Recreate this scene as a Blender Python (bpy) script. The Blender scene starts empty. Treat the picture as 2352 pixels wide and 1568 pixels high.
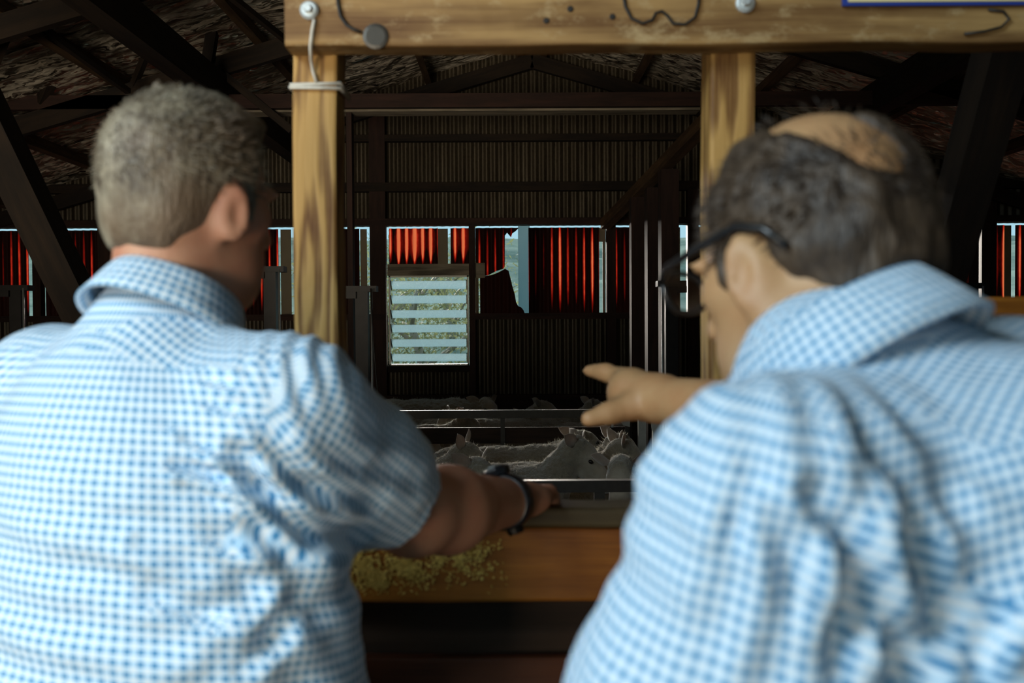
import bpy, bmesh, math, random
import numpy as np
from mathutils import Matrix, Vector
random.seed(7)
SC = bpy.context.scene
COL = SC.collection

# ------------------------------------------------------------------ camera, world, light, exposure
FPX = 2287.0                       # 35 mm lens on a 36 mm frame 2352 px wide
CAMZ = 1.5
PITCH, ROLL = math.radians(-1.227), math.radians(-0.33)
cam_d = bpy.data.cameras.new('camera'); cam = bpy.data.objects.new('camera', cam_d); COL.objects.link(cam)
CAM_R = Matrix.Rotation(math.pi/2 + PITCH, 4, 'X') @ Matrix.Rotation(ROLL, 4, 'Z')
cam.matrix_world = Matrix.Translation((0, 0, CAMZ)) @ CAM_R
cam_d.sensor_width = 36.0; cam_d.lens = 36.0*FPX/2352.0
cam_d.clip_start = 0.05; cam_d.clip_end = 600
cam_d.dof.use_dof = True; cam_d.dof.focus_distance = 6.9; cam_d.dof.aperture_fstop = 5.0
SC.camera = cam
CR3 = CAM_R.to_3x3()
def P(px, py, Y):
    """world point at depth Y (metres in front of the camera) seen at a pixel of the 2352x1568 photo"""
    d = CR3 @ Vector(((px-1176)/FPX, -(py-784)/FPX, -1.0))
    t = Y/d.y
    return np.array((d.x*t, Y, CAMZ + d.z*t))

SC.view_settings.view_transform = 'Standard'; SC.view_settings.look = 'None'
SC.view_settings.exposure = 0.0; SC.view_settings.gamma = 1.0
SC.view_settings.use_curve_mapping = False

world = bpy.data.worlds.new('world'); SC.world = world; world.use_nodes = True
bg = world.node_tree.nodes['Background']
bg.inputs[0].default_value = (0.40, 0.68, 0.80, 1); bg.inputs[1].default_value = 1.0

sun_d = bpy.data.lights.new('sun', 'SUN'); sun_d.energy = 30.0; sun_d.angle = math.radians(26); sun_d.color = (1.0, 0.93, 0.82)
sun = bpy.data.objects.new('sun', sun_d); COL.objects.link(sun)
sun.rotation_euler = Vector((0.22, -0.92, -0.225)).to_track_quat('-Z', 'Y').to_euler()
sun.location = (0, 15, 20)

# added fill lamps behind the camera, at the doorway and below the skylight
def area(name, loc, aim, sx, sy, energy, color, spread=180):
    d = bpy.data.lights.new(name, 'AREA'); d.shape = 'RECTANGLE'; d.size = sx; d.size_y = sy; d.energy = energy; d.color = color
    d.spread = math.radians(spread)
    o = bpy.data.objects.new(name, d); COL.objects.link(o); o.location = loc
    o.rotation_euler = (Vector(aim)-Vector(loc)).to_track_quat('-Z', 'Y').to_euler(); return o
area('foil_fill_lamp', (-2.4, -2.55, 0.9), (-1.4, 6.5, 3.3), 3.0, 1.2, 33, (1.0, 0.84, 0.64), 52)  # added fill lamp aimed up to brighten the roof foil
area('men_fill_lamp', (-2.25, -0.85, 3.08), (-0.15, 0.85, 1.15), 1.6, 1.2, 31, (0.78, 0.93, 1.0), 80)  # added fill lamp for the men's backs

# ------------------------------------------------------------------ materials
MATS = {}
class NT:
    def __init__(s, name):
        s.m = bpy.data.materials.new(name); s.m.use_nodes = True
        s.t = s.m.node_tree; s.t.nodes.clear()
        s.out = s.t.nodes.new('ShaderNodeOutputMaterial'); MATS[name] = s.m
    def n(s, typ, **kw):
        nd = s.t.nodes.new('ShaderNode'+typ)
        for k, v in kw.items():
            if k in ('ins',):
                for kk, vv in v.items():
                    if hasattr(vv, 'is_output') : s.t.links.new(vv, nd.inputs[kk])
                    else: nd.inputs[kk].default_value = vv
            else: setattr(nd, k, v)
        return nd
    def math(s, op, a, b=None, c=None, clamp=False):
        nd = s.t.nodes.new('ShaderNodeMath'); nd.operation = op; nd.use_clamp = clamp
        for i, v in enumerate((a, b, c)):
            if v is None: continue
            if hasattr(v, 'is_output'): s.t.links.new(v, nd.inputs[i])
            else: nd.inputs[i].default_value = v
        return nd.outputs[0]
    def ramp(s, fac, stops):
        nd = s.t.nodes.new('ShaderNodeValToRGB'); s.t.links.new(fac, nd.inputs[0])
        cr = nd.color_ramp
        while len(cr.elements) < len(stops): cr.elements.new(0.5)
        for e, (p, c) in zip(cr.elements, stops):
            e.position = p; e.color = (*c, 1) if len(c) == 3 else c
        return nd.outputs[0]
    def mix(s, fac, a, b):
        nd = s.t.nodes.new('ShaderNodeMix'); nd.data_type = 'RGBA'
        for sock, v in ((nd.inputs[0], fac), (nd.inputs[6], a), (nd.inputs[7], b)):
            if hasattr(v, 'is_output'): s.t.links.new(v, sock)
            elif isinstance(v, tuple): sock.default_value = (*v, 1) if len(v) == 3 else v
            else: sock.default_value = v
        return nd.outputs[2]
    def noise(s, vec, scale, detail=4, rough=0.55, dist=0.0):
        return s.n('TexNoise', ins={'Vector': vec, 'Scale': scale, 'Detail': detail, 'Roughness': rough, 'Distortion': dist}).outputs[0]
    def mapping(s, vec, scale=(1,1,1), loc=(0,0,0)):
        return s.n('Mapping', ins={'Vector': vec, 'Scale': scale, 'Location': loc}).outputs[0]
    def bump(s, h, strength=0.3, dist=0.01):
        return s.n('Bump', ins={'Height': h, 'Strength': strength, 'Distance': dist}).outputs[0]
    def principled(s, color, rough=0.7, metal=0.0, normal=None, **kw):
        nd = s.n('BsdfPrincipled')
        for sock, v in (('Base Color', color), ('Roughness', rough), ('Metallic', metal)):
            if hasattr(v, 'is_output'): s.t.links.new(v, nd.inputs[sock])
            else: nd.inputs[sock].default_value = (*v, 1) if isinstance(v, tuple) else v
        if normal is not None: s.t.links.new(normal, nd.inputs['Normal'])
        for k, v in kw.items():
            sock = nd.inputs[k.replace('_', ' ')]
            if hasattr(v, 'is_output'): s.t.links.new(v, sock)
            else: sock.default_value = v
        return nd.outputs[0]
    def done(s, shader):
        s.t.links.new(shader, s.out.inputs[0]); return s.m

def wood(name, dark, light, grain=26.0, rough=0.75, wear=None, rings=0.6, bump=0.35, spec=0.3):
    """timber: grain runs along U (metres); object random shifts it"""
    g = NT(name)
    uv = g.n('TexCoord').outputs['UV']; rnd = g.n('ObjectInfo').outputs['Random']
    off = g.n('CombineXYZ', ins={0: g.math('MULTIPLY', rnd, 37.0), 1: g.math('MULTIPLY', rnd, 11.0), 2: g.math('MULTIPLY', rnd, 5.0)}).outputs[0]
    v = g.n('VectorMath', operation='ADD', ins={0: uv, 1: off}).outputs[0]
    vs = g.mapping(v, (0.9, 7.0, 1.0))
    warp = g.noise(g.mapping(v, (0.75, 7.5, 1.0)), 1.7, 3)
    ring = g.math('SINE', g.math('MULTIPLY', g.math('ADD', warp, g.math('MULTIPLY', g.noise(vs, 1.0, 2), 0.35)), grain))
    ring = g.math('MULTIPLY_ADD', ring, 0.5, 0.5)
    fine = g.noise(g.mapping(v, (2.5, 90.0, 1.0)), 3.0, 4, 0.65)
    blot = g.noise(g.mapping(v, (3.0, 6.0, 1.0)), 1.7, 4, 0.6)
    f = g.math('ADD', g.math('MULTIPLY', ring, rings*0.5), g.math('MULTIPLY', fine, 0.45))
    f = g.math('ADD', f, g.math('MULTIPLY_ADD', blot, 0.6, -0.25), clamp=True)
    col = g.ramp(f, [(0.15, dark), (0.75, light)])
    if wear:
        w = g.noise(g.mapping(v, (5, 9, 1)), 2.6, 5, 0.7)
        col = g.mix(g.ramp(w, [(0.55, (0,0,0)), (0.72, (1,1,1))]), col, wear)
    return g.done(g.principled(col, rough, 0, g.bump(f, bump, 0.004), Specular_IOR_Level=spec))

wood('pine_golden', (0.11, 0.042, 0.009), (0.43, 0.255, 0.08), 40, 0.6, rings=1.25)  # golden pine, the posts' own colour
wood('pine_beam', (0.10, 0.042, 0.011), (0.38, 0.235, 0.09), 16, 0.62, wear=(0.42, 0.31, 0.16), rings=0.9)
wood('ply_rail', (0.15, 0.042, 0.005), (0.48, 0.18, 0.022), 9, 0.45, rings=0.5)
wood('rail_cap', (0.03, 0.020, 0.008), (0.10, 0.072, 0.032), 16, 0.6)
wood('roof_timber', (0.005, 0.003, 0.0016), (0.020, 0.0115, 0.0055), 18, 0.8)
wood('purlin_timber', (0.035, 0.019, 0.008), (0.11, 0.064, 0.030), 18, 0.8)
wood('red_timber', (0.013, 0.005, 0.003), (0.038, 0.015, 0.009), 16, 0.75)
wood('grey_timber', (0.10, 0.085, 0.06), (0.30, 0.26, 0.19), 20, 0.8)
wood('dark_board', (0.018, 0.010, 0.006), (0.055, 0.030, 0.017), 14, 0.7)
wood('mahogany_board', (0.05, 0.014, 0.006), (0.13, 0.040, 0.015), 10, 0.5)
wood('floor_timber', (0.05, 0.04, 0.03), (0.14, 0.11, 0.08), 18, 0.85)

def simple(name, color, rough=0.6, metal=0.0, nscale=None, namp=0.35, bstr=0.0, **kw):
    g = NT(name); oc = g.n('TexCoord').outputs['Object']; col = color; nrm = None
    if nscale:
        nz = g.noise(oc, nscale, 5, 0.6)
        col = g.mix(nz, tuple(c*(1-namp) for c in color), tuple(min(1, c*(1+namp)) for c in color))
        if bstr: nrm = g.bump(nz, bstr, 0.005)
    return g.done(g.principled(col, rough, metal, nrm, **kw))

simple('steel_dark', (0.014, 0.013, 0.012), 0.45, 0.7, 20, 0.4)
simple('steel_galv', (0.42, 0.45, 0.46), 0.42, 0.8, 30, 0.25)
simple('steel_gate', (0.055, 0.05, 0.042), 0.45, 0.5, 25, 0.35)
simple('plate_grey', (0.36, 0.37, 0.34), 0.6, 0.2, 12, 0.35)
simple('wire_black', (0.02, 0.018, 0.016), 0.5, 0.2, 40, 0.3)
simple('twine', (0.55, 0.53, 0.47), 0.85, 0, 80, 0.3)
simple('bolt_zinc', (0.62, 0.68, 0.70), 0.4, 0.5, 40, 0.2)
simple('sign_cream', (0.75, 0.66, 0.36), 0.5, 0, 6, 0.1)
simple('sign_blue', (0.02, 0.05, 0.30), 0.5, 0, 6, 0.1)
simple('black_plastic', (0.012, 0.012, 0.013), 0.28, 0, 30, 0.2)
simple('watch_black', (0.014, 0.014, 0.018), 0.3, 0.1, 60, 0.3)
simple('trousers_navy', (0.025, 0.03, 0.05), 0.85, 0, 60, 0.3)
simple('boot_brown', (0.06, 0.03, 0.015), 0.5, 0, 20, 0.3)
simple('eye_dark', (0.012, 0.009, 0.007), 0.15, 0, 20, 0.2)
simple('eye_white', (0.7, 0.68, 0.62), 0.3, 0, 20, 0.1)
simple('bark', (0.30, 0.27, 0.22), 0.9, 0, 9, 0.4, 0.3)
g = NT('gum_leaf'); oc = g.n('TexCoord').outputs['Object']; nz = g.noise(oc, 3.0, 4)
lc = g.mix(nz, (0.055, 0.075, 0.035), (0.13, 0.15, 0.075))
g.done(g.n('MixShader', ins={0: 0.35, 1: g.principled(lc, 0.8), 2: g.n('BsdfTranslucent', ins={'Color': lc}).outputs[0]}).outputs[0])
simple('painted_white', (0.80, 0.86, 0.88), 0.5, 0, 5, 0.08)
simple('frame_alu', (0.50, 0.48, 0.40), 0.5, 0.3, 20, 0.2)

# hillside grass
g = NT('hill_grass'); oc = g.n('TexCoord').outputs['Object']
a = g.noise(g.mapping(oc, (1, 1, 2.5)), 0.55, 6, 0.65); b = g.noise(oc, 6.0, 4, 0.7)
hc = g.ramp(g.math('ADD', g.math('MULTIPLY', a, 0.65), g.math('MULTIPLY', b, 0.35)), [(0.32, (0.065, 0.115, 0.10)), (0.5, (0.125, 0.18, 0.165)), (0.68, (0.18, 0.23, 0.22))])
g.done(g.n('BsdfDiffuse', ins={'Color': hc}).outputs[0])
# corrugated iron, rusty inside
g = NT('corrugated_iron'); oc = g.n('TexCoord').outputs['Object']
a = g.noise(g.mapping(oc, (5, 5, 1.0)), 1.6, 6, 0.65); b = g.noise(oc, 45, 4, 0.6)
c = g.ramp(g.math('ADD', g.math('MULTIPLY', a, 0.7), g.math('MULTIPLY', b, 0.3)), [(0.3, (0.022, 0.015, 0.008)), (0.55, (0.058, 0.046, 0.028)), (0.75, (0.11, 0.096, 0.068))])
g.done(g.principled(c, g.ramp(b, [(0.3, (0.38,)*3), (0.7, (0.6,)*3)]), 0.55, g.bump(b, 0.15, 0.003)))
# crinkled silver foil insulation under the roof
g = NT('silver_foil'); oc = g.n('TexCoord').outputs['Object']
warp = g.n('TexNoise', ins={'Vector': oc, 'Scale': 7.0, 'Detail': 3.0}).outputs['Color']
wv = g.n('VectorMath', operation='MULTIPLY_ADD', ins={0: warp, 1: (0.10, 0.10, 0.10), 2: oc}).outputs[0]
nrm = g.n('NewGeometry').outputs['Normal']
for sc_, amt in (((9, 30, 9), 1.0), ((26, 80, 26), 0.75)):
    vc = g.n('TexVoronoi', ins={'Vector': g.mapping(wv, sc_), 'Scale': 1.0}).outputs['Color']
    tilt = g.n('VectorMath', operation='MULTIPLY_ADD', ins={0: vc, 1: (amt*1.2, amt*1.2, 0.0), 2: (-amt*0.6, -amt*0.6, 0.0)}).outputs[0]
    nrm = g.n('VectorMath', operation='ADD', ins={0: nrm, 1: tilt}).outputs[0]
nrm = g.n('VectorMath', operation='NORMALIZE', ins={0: nrm}).outputs[0]
d = g.noise(oc, 1.3, 4, 0.6)
g.done(g.principled(g.ramp(d, [(0.35, (0.42, 0.36, 0.28)), (0.65, (0.85, 0.78, 0.65))]), 0.3, 0.45, nrm))
# red fibreglass sheeting: grime leaves clean stripes on the crowns of the corrugation, shade painted in towards the sill
g = NT('red_fibreglass'); oc = g.n('TexCoord').outputs['Object']
sx = g.n('SeparateXYZ', ins={0: oc}); clean = g.n('Attribute', attribute_type='OBJECT', attribute_name='clean').outputs['Fac']
hgt = g.n('Attribute', attribute_type='OBJECT', attribute_name='tall').outputs['Fac']
seed = g.n('Attribute', attribute_type='OBJECT', attribute_name='seed').outputs['Fac']
seedv = g.n('CombineXYZ', ins={0: seed, 1: g.math('MULTIPLY', seed, 1.7), 2: 0.0}).outputs[0]
ocs = g.n('VectorMath', operation='ADD', ins={0: oc, 1: seedv}).outputs[0]
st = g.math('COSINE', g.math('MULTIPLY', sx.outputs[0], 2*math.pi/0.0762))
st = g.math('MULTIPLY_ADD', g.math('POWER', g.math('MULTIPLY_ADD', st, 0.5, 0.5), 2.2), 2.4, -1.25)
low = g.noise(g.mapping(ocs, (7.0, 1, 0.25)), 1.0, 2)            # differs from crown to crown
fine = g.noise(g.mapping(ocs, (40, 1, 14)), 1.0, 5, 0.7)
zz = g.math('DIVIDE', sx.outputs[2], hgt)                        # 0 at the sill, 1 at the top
taper = g.math('POWER', g.math('ABSOLUTE', g.math('MULTIPLY_ADD', zz, 2.0, -1.15)), 3.0)  # dims both ends; the sill end paints in shade from outside
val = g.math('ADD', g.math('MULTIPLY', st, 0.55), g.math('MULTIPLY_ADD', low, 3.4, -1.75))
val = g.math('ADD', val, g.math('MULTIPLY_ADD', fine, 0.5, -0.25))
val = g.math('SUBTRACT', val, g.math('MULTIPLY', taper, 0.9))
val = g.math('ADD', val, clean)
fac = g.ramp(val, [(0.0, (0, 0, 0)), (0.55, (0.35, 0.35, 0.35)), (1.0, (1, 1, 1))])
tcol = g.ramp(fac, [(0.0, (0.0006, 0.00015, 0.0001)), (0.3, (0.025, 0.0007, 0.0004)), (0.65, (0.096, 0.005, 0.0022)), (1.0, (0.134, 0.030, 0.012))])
tr = g.n('BsdfTranslucent', ins={'Color': tcol}).outputs[0]
df = g.principled((0.035, 0.012, 0.009), 0.5)
mx = g.n('MixShader', ins={0: 0.12, 1: tr, 2: df}).outputs[0]
tp = g.n('BsdfTransparent', ins={'Color': tcol}).outputs[0]
g.done(g.n('MixShader', ins={0: 0.30, 1: mx, 2: tp}).outputs[0])
# frosted louvre glass
g = NT('frosted_glass'); oc = g.n('TexCoord').outputs['Object']
nz = g.noise(oc, 9, 4)
tr = g.n('BsdfTranslucent', ins={'Color': g.mix(nz, (0.084, 0.129, 0.146), (0.091, 0.136, 0.154))}).outputs[0]
tp = g.n('BsdfTransparent', ins={'Color': (0.9, 0.97, 1.0, 1)}).outputs[0]
mx = g.n('MixShader', ins={0: 0.35, 1: tr, 2: tp}).outputs[0]
gl = g.n('BsdfGlossy', ins={'Roughness': 0.15}).outputs[0]
g.done(g.n('MixShader', ins={0: 0.06, 1: mx, 2: gl}).outputs[0])
g = NT('clear_glazing')
g.done(g.n('MixShader', ins={0: 0.06, 1: g.n('BsdfTransparent', ins={'Color': (.92, .96, .97, 1)}).outputs[0], 2: g.n('BsdfGlossy', ins={'Roughness': 0.05}).outputs[0]}).outputs[0])
# pale cream translucent batten strip
g = NT('cream_sheet'); oc = g.n('TexCoord').outputs['Object']
nz = g.noise(g.mapping(oc, (30, 30, 4)), 1.0, 5, 0.65)
tr = g.n('BsdfTranslucent', ins={'Color': g.ramp(nz, [(0.3, (0.012, 0.010, 0.005)), (0.7, (0.06, 0.052, 0.032))])}).outputs[0]
df = g.principled((0.35, 0.30, 0.2), 0.7)
g.done(g.n('MixShader', ins={0: 0.5, 1: tr, 2: df}).outputs[0])
g = NT('pale_translucent'); oc = g.n('TexCoord').outputs['Object']; nz = g.noise(oc, 5, 3)
tr = g.n('BsdfTranslucent', ins={'Color': g.mix(nz, (0.085, 0.155, 0.18), (0.09, 0.16, 0.187))}).outputs[0]
g.done(g.n('MixShader', ins={0: 0.25, 1: tr, 2: g.principled((0.6, 0.7, 0.75), 0.6)}).outputs[0])
# gingham shirting, UV in metres
def gingham(name, pitch, white, mid, dark):
    g = NT(name); uv = g.n('TexCoord').outputs['UV']; s = g.n('SeparateXYZ', ins={0: uv})
    st = []
    for i in (0, 1):
        w = g.math('SINE', g.math('MULTIPLY', s.outputs[i], 2*math.pi/pitch))
        st.append(g.math('MULTIPLY_ADD', w, 2.4, 0.30, clamp=True))
    both = g.math('MULTIPLY', st[0], st[1]); anyv = g.math('MAXIMUM', g.math('MULTIPLY', st[0], 0.8), st[1])
    col = g.mix(both, g.mix(anyv, white, mid), dark)
    weave = g.noise(uv, 1400, 2)
    fold = g.noise(g.mapping(uv, (9, 22, 1)), 1.0, 4, 0.55, 0.5)
    nrm = g.bump(g.math('ADD', g.math('MULTIPLY', fold, 1.0), g.math('MULTIPLY', weave, 0.02)), 0.35, 0.02)
    return g.done(g.principled(col, 0.85, 0, nrm, Sheen_Weight=0.15))
gingham('gingham_shirt', 0.0096, (0.62, 0.69, 0.75), (0.35, 0.54, 0.71), (0.035, 0.19, 0.38))
gingham('gingham_small_check', 0.0083, (0.62, 0.69, 0.75), (0.35, 0.54, 0.71), (0.035, 0.19, 0.38))
# skin
def skin(name, base, red):
    g = NT(name); oc = g.n('TexCoord').outputs['Object']
    nz = g.noise(oc, 14, 5, 0.6); f2 = g.noise(oc, 120, 3)
    col = g.mix(g.ramp(nz, [(0.35, (0, 0, 0)), (0.7, (1, 1, 1))]), base, red)
    g.done(g.principled(col, 0.55, 0, g.bump(f2, 0.15, 0.003), Subsurface_Weight=0.08, Subsurface_Radius=(0.01, 0.004, 0.002)))
skin('skin_ruddy', (0.44, 0.23, 0.14), (0.38, 0.15, 0.09))
skin('skin_tan', (0.40, 0.24, 0.115), (0.36, 0.18, 0.08))
def hair(name, dark, light, lo=0.38, hi=0.68, tint=None):
    g = NT(name); oc = g.n('TexCoord').outputs['Object']
    a = g.noise(oc, 26, 4, 0.6, 0.8); b = g.noise(g.mapping(oc, (160, 160, 40)), 1.0, 3, 0.7); c = g.noise(oc, 8, 2)
    f = g.math('ADD', g.math('MULTIPLY', a, 0.65), g.math('MULTIPLY', b, 0.35))
    col = g.ramp(f, [(lo, dark), (hi, light)])
    if tint: col = g.mix(g.ramp(c, [(0.40, (0, 0, 0)), (0.62, (1, 1, 1))]), col, tint)
    g.done(g.principled(col, 0.55, 0, g.bump(b, 0.6, 0.006)))
hair('hair_grey', (0.05, 0.034, 0.019), (0.32, 0.28, 0.20), tint=(0.13, 0.085, 0.05))
hair('hair_brown', (0.016, 0.009, 0.005), (0.085, 0.055, 0.032))
# fleece and sheep face on one mesh: vertex attribute 'face' (1 = short hair)
g = NT('fleece'); oc = g.n('TexCoord').outputs['Object']; fa = g.n('Attribute', attribute_name='face').outputs['Fac']
a = g.noise(oc, 55, 5, 0.65); b = g.noise(oc, 9, 3)
wc = g.ramp(g.math('ADD', g.math('MULTIPLY', a, 0.5), g.math('MULTIPLY', b, 0.5)), [(0.3, (0.15, 0.122, 0.08)), (0.7, (0.33, 0.285, 0.205))])
fc = g.ramp(b, [(0.3, (0.24, 0.20, 0.145)), (0.7, (0.42, 0.37, 0.29))])
inv = g.math('SUBTRACT', 1.0, g.math('MULTIPLY', fa, 0.85))
bp = g.n('Bump', ins={'Height': a, 'Strength': g.math('MULTIPLY', inv, 0.9), 'Distance': 0.02}).outputs[0]
g.done(g.principled(g.mix(fa, wc, fc), 0.9, 0, bp, Sheen_Weight=0.7, Sheen_Roughness=0.45))
g = NT('ear_skin'); oc = g.n('TexCoord').outputs['Object']; nz = g.noise(oc, 40, 4)
tr = g.n('BsdfTranslucent', ins={'Color': (0.45, 0.33, 0.25, 1)}).outputs[0]
df = g.principled(g.mix(nz, (0.24, 0.19, 0.14), (0.42, 0.36, 0.29)), 0.85, 0, None, Sheen_Weight=0.7)
g.done(g.n('MixShader', ins={0: 0.75, 1: tr, 2: df}).outputs[0])
# loose straw-coloured dust on the ply face
g = NT('chaff'); oc = g.n('TexCoord').outputs['Object']
g.done(g.principled(g.ramp(g.noise(oc, 60, 4), [(0.3, (0.50, 0.30, 0.05)), (0.7, (0.88, 0.62, 0.16))]), 0.9))

# ------------------------------------------------------------------ object helpers
def prop(o, label=None, cat=None, group=None, kind=None):
    if label: o['label'] = label
    if cat: o['category'] = cat
    if group: o['group'] = group
    if kind: o['kind'] = kind
    return o
def wloc(o):
    v = Vector((0, 0, 0))
    while o is not None: v = v + o.location; o = o.parent
    return v
def empty(name, loc, **kw):
    o = bpy.data.objects.new(name, None); o.empty_display_size = 0.1; COL.objects.link(o)
    o.location = Vector([float(c) for c in loc]); return prop(o, **kw)
def mesh_obj(name, V, Fc, mat, parent=None, uv=None, smooth=False, attr=None, origin=None, **kw):
    """world-space verts; the origin moves to the foot of the piece"""
    V = np.asarray(V, dtype=np.float64)
    if origin is None:
        lo, hi = V.min(0), V.max(0); origin = np.array(((lo[0]+hi[0])/2, (lo[1]+hi[1])/2, lo[2]))
    origin = np.asarray(origin, dtype=float)
    me = bpy.data.meshes.new(name)
    me.from_pydata((V-origin).tolist(), [], Fc if isinstance(Fc, list) else Fc.tolist())
    if uv is not None:
        l = me.uv_layers.new(name='UVMap'); l.data.foreach_set('uv', np.asarray(uv, dtype=np.float32).ravel())
    if attr:
        for k, arr in attr.items():
            at = me.attributes.new(k, 'FLOAT', 'POINT'); at.data.foreach_set('value', np.asarray(arr, dtype=np.float32))
    if smooth: me.polygons.foreach_set('use_smooth', [True]*len(me.polygons))
    me.materials.append(MATS[mat]); me.update()
    o = bpy.data.objects.new(name, me); COL.objects.link(o)
    if parent is not None:
        o.parent = parent; origin = origin - np.array(wloc(parent))
    o.location = Vector(origin.tolist())
    return prop(o, **kw)

def bar_geo(a, b, w, h, up=(0, 0, 1), bev=0.0):
    """box from a to b; w across, h along 'up'. returns verts, faces, uv with U along the length"""
    a = np.asarray(a, float); b = np.asarray(b, float); d = b-a; L = np.linalg.norm(d); d = d/L
    up = np.asarray(up, float)
    if abs(np.dot(d, up)) > 0.95: up = np.array((0, 1.0, 0))
    s = np.cross(d, up); s /= np.linalg.norm(s); u = np.cross(s, d)
    if bev <= 0:
        prof = [(-w/2, -h/2), (w/2, -h/2), (w/2, h/2), (-w/2, h/2)]
    else:
        c = bev; prof = [(-w/2+c, -h/2), (w/2-c, -h/2), (w/2, -h/2+c), (w/2, h/2-c), (w/2-c, h/2), (-w/2+c, h/2), (-w/2, h/2-c), (-w/2, -h/2+c)]
    n = len(prof); V = []
    for e in (a, b):
        for x, y in prof: V.append(e + s*x + u*y)
    F, UV = [], []
    acc = 0.0
    for i in range(n):
        j = (i+1) % n; seg = math.dist(prof[i], prof[j])
        F.append([i, n+i, n+j, j]); UV += [(0, acc), (L, acc), (L, acc+seg), (0, acc+seg)]; acc += seg
    F.append(list(range(n))); UV += [(prof[i][0]*0.2, prof[i][1]) for i in range(n)]
    F.append([n+i for i in range(n)][::-1]); UV += [(prof[i][0]*0.2, prof[i][1]) for i in range(n)][::-1]
    return np.array(V), F, UV
def bar(name, a, b, w, h, mat, parent=None, up=(0, 0, 1), bev=0.0, **kw):
    V, F, UV = bar_geo(a, b, w, h, up, bev)
    return mesh_obj(name, V, F, mat, parent, UV, **kw)
def tube_geo(pts, r, n=8):
    pts = [np.asarray(p, float) for p in pts]; V, F = [], []
    rr = r if hasattr(r, '__len__') else [r]*len(pts)
    t0 = pts[1]-pts[0]; ref = np.array((0, 0, 1.0)) if abs(t0[2]) < 0.9*np.linalg.norm(t0) else np.array((1.0, 0, 0))
    for i, p in enumerate(pts):
        t = pts[min(i+1, len(pts)-1)] - pts[max(i-1, 0)]; t /= np.linalg.norm(t)
        s = np.cross(t, ref); s /= np.linalg.norm(s); u = np.cross(s, t); ref = u
        for k in range(n):
            an = 2*math.pi*k/n; V.append(p + rr[i]*(math.cos(an)*s + math.sin(an)*u))
    for i in range(len(pts)-1):
        for k in range(n):
            k2 = (k+1) % n; F.append([i*n+k, (i+1)*n+k, (i+1)*n+k2, i*n+k2])
    F.append(list(range(n))); F.append([(len(pts)-1)*n+k for k in range(n)][::-1])
    return np.array(V), F
def tube(name, pts, r, mat, parent=None, n=8, **kw):
    V, F = tube_geo(pts, r, n); return mesh_obj(name, V, F, mat, parent, smooth=True, **kw)
def box(name, lo, hi, mat, parent=None, bev=0.0, axis=0, **kw):
    lo = np.asarray(lo, float); hi = np.asarray(hi, float); c = (lo+hi)/2; s = hi-lo
    a = c.copy(); b = c.copy(); a[axis] = lo[axis]; b[axis] = hi[axis]
    if axis == 2: return bar(name, a, b, s[0], s[1], mat, parent, up=(0, 1, 0), bev=bev, **kw)
    if axis == 0: return bar(name, a, b, s[1], s[2], mat, parent, bev=bev, **kw)
    return bar(name, a, b, s[0], s[2], mat, parent, bev=bev, **kw)

# lattice value noise for shaping
_rs = np.random.RandomState(3); _LAT = _rs.rand(32, 32, 32).astype(np.float32)*2-1
def vnoise(p, scale, seed=0):
    q = np.asarray(p, np.float32)*scale + np.float32(seed*7.31); i = np.floor(q).astype(int); f = q-i; f = f*f*(3-2*f)
    r = 0
    for dx in (0, 1):
        for dy in (0, 1):
            for dz in (0, 1):
                w = (f[:, 0] if dx else 1-f[:, 0])*(f[:, 1] if dy else 1-f[:, 1])*(f[:, 2] if dz else 1-f[:, 2])
                r = r + w*_LAT[(i[:, 0]+dx) % 32, (i[:, 1]+dy) % 32, (i[:, 2]+dz) % 32]
    return r

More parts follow.
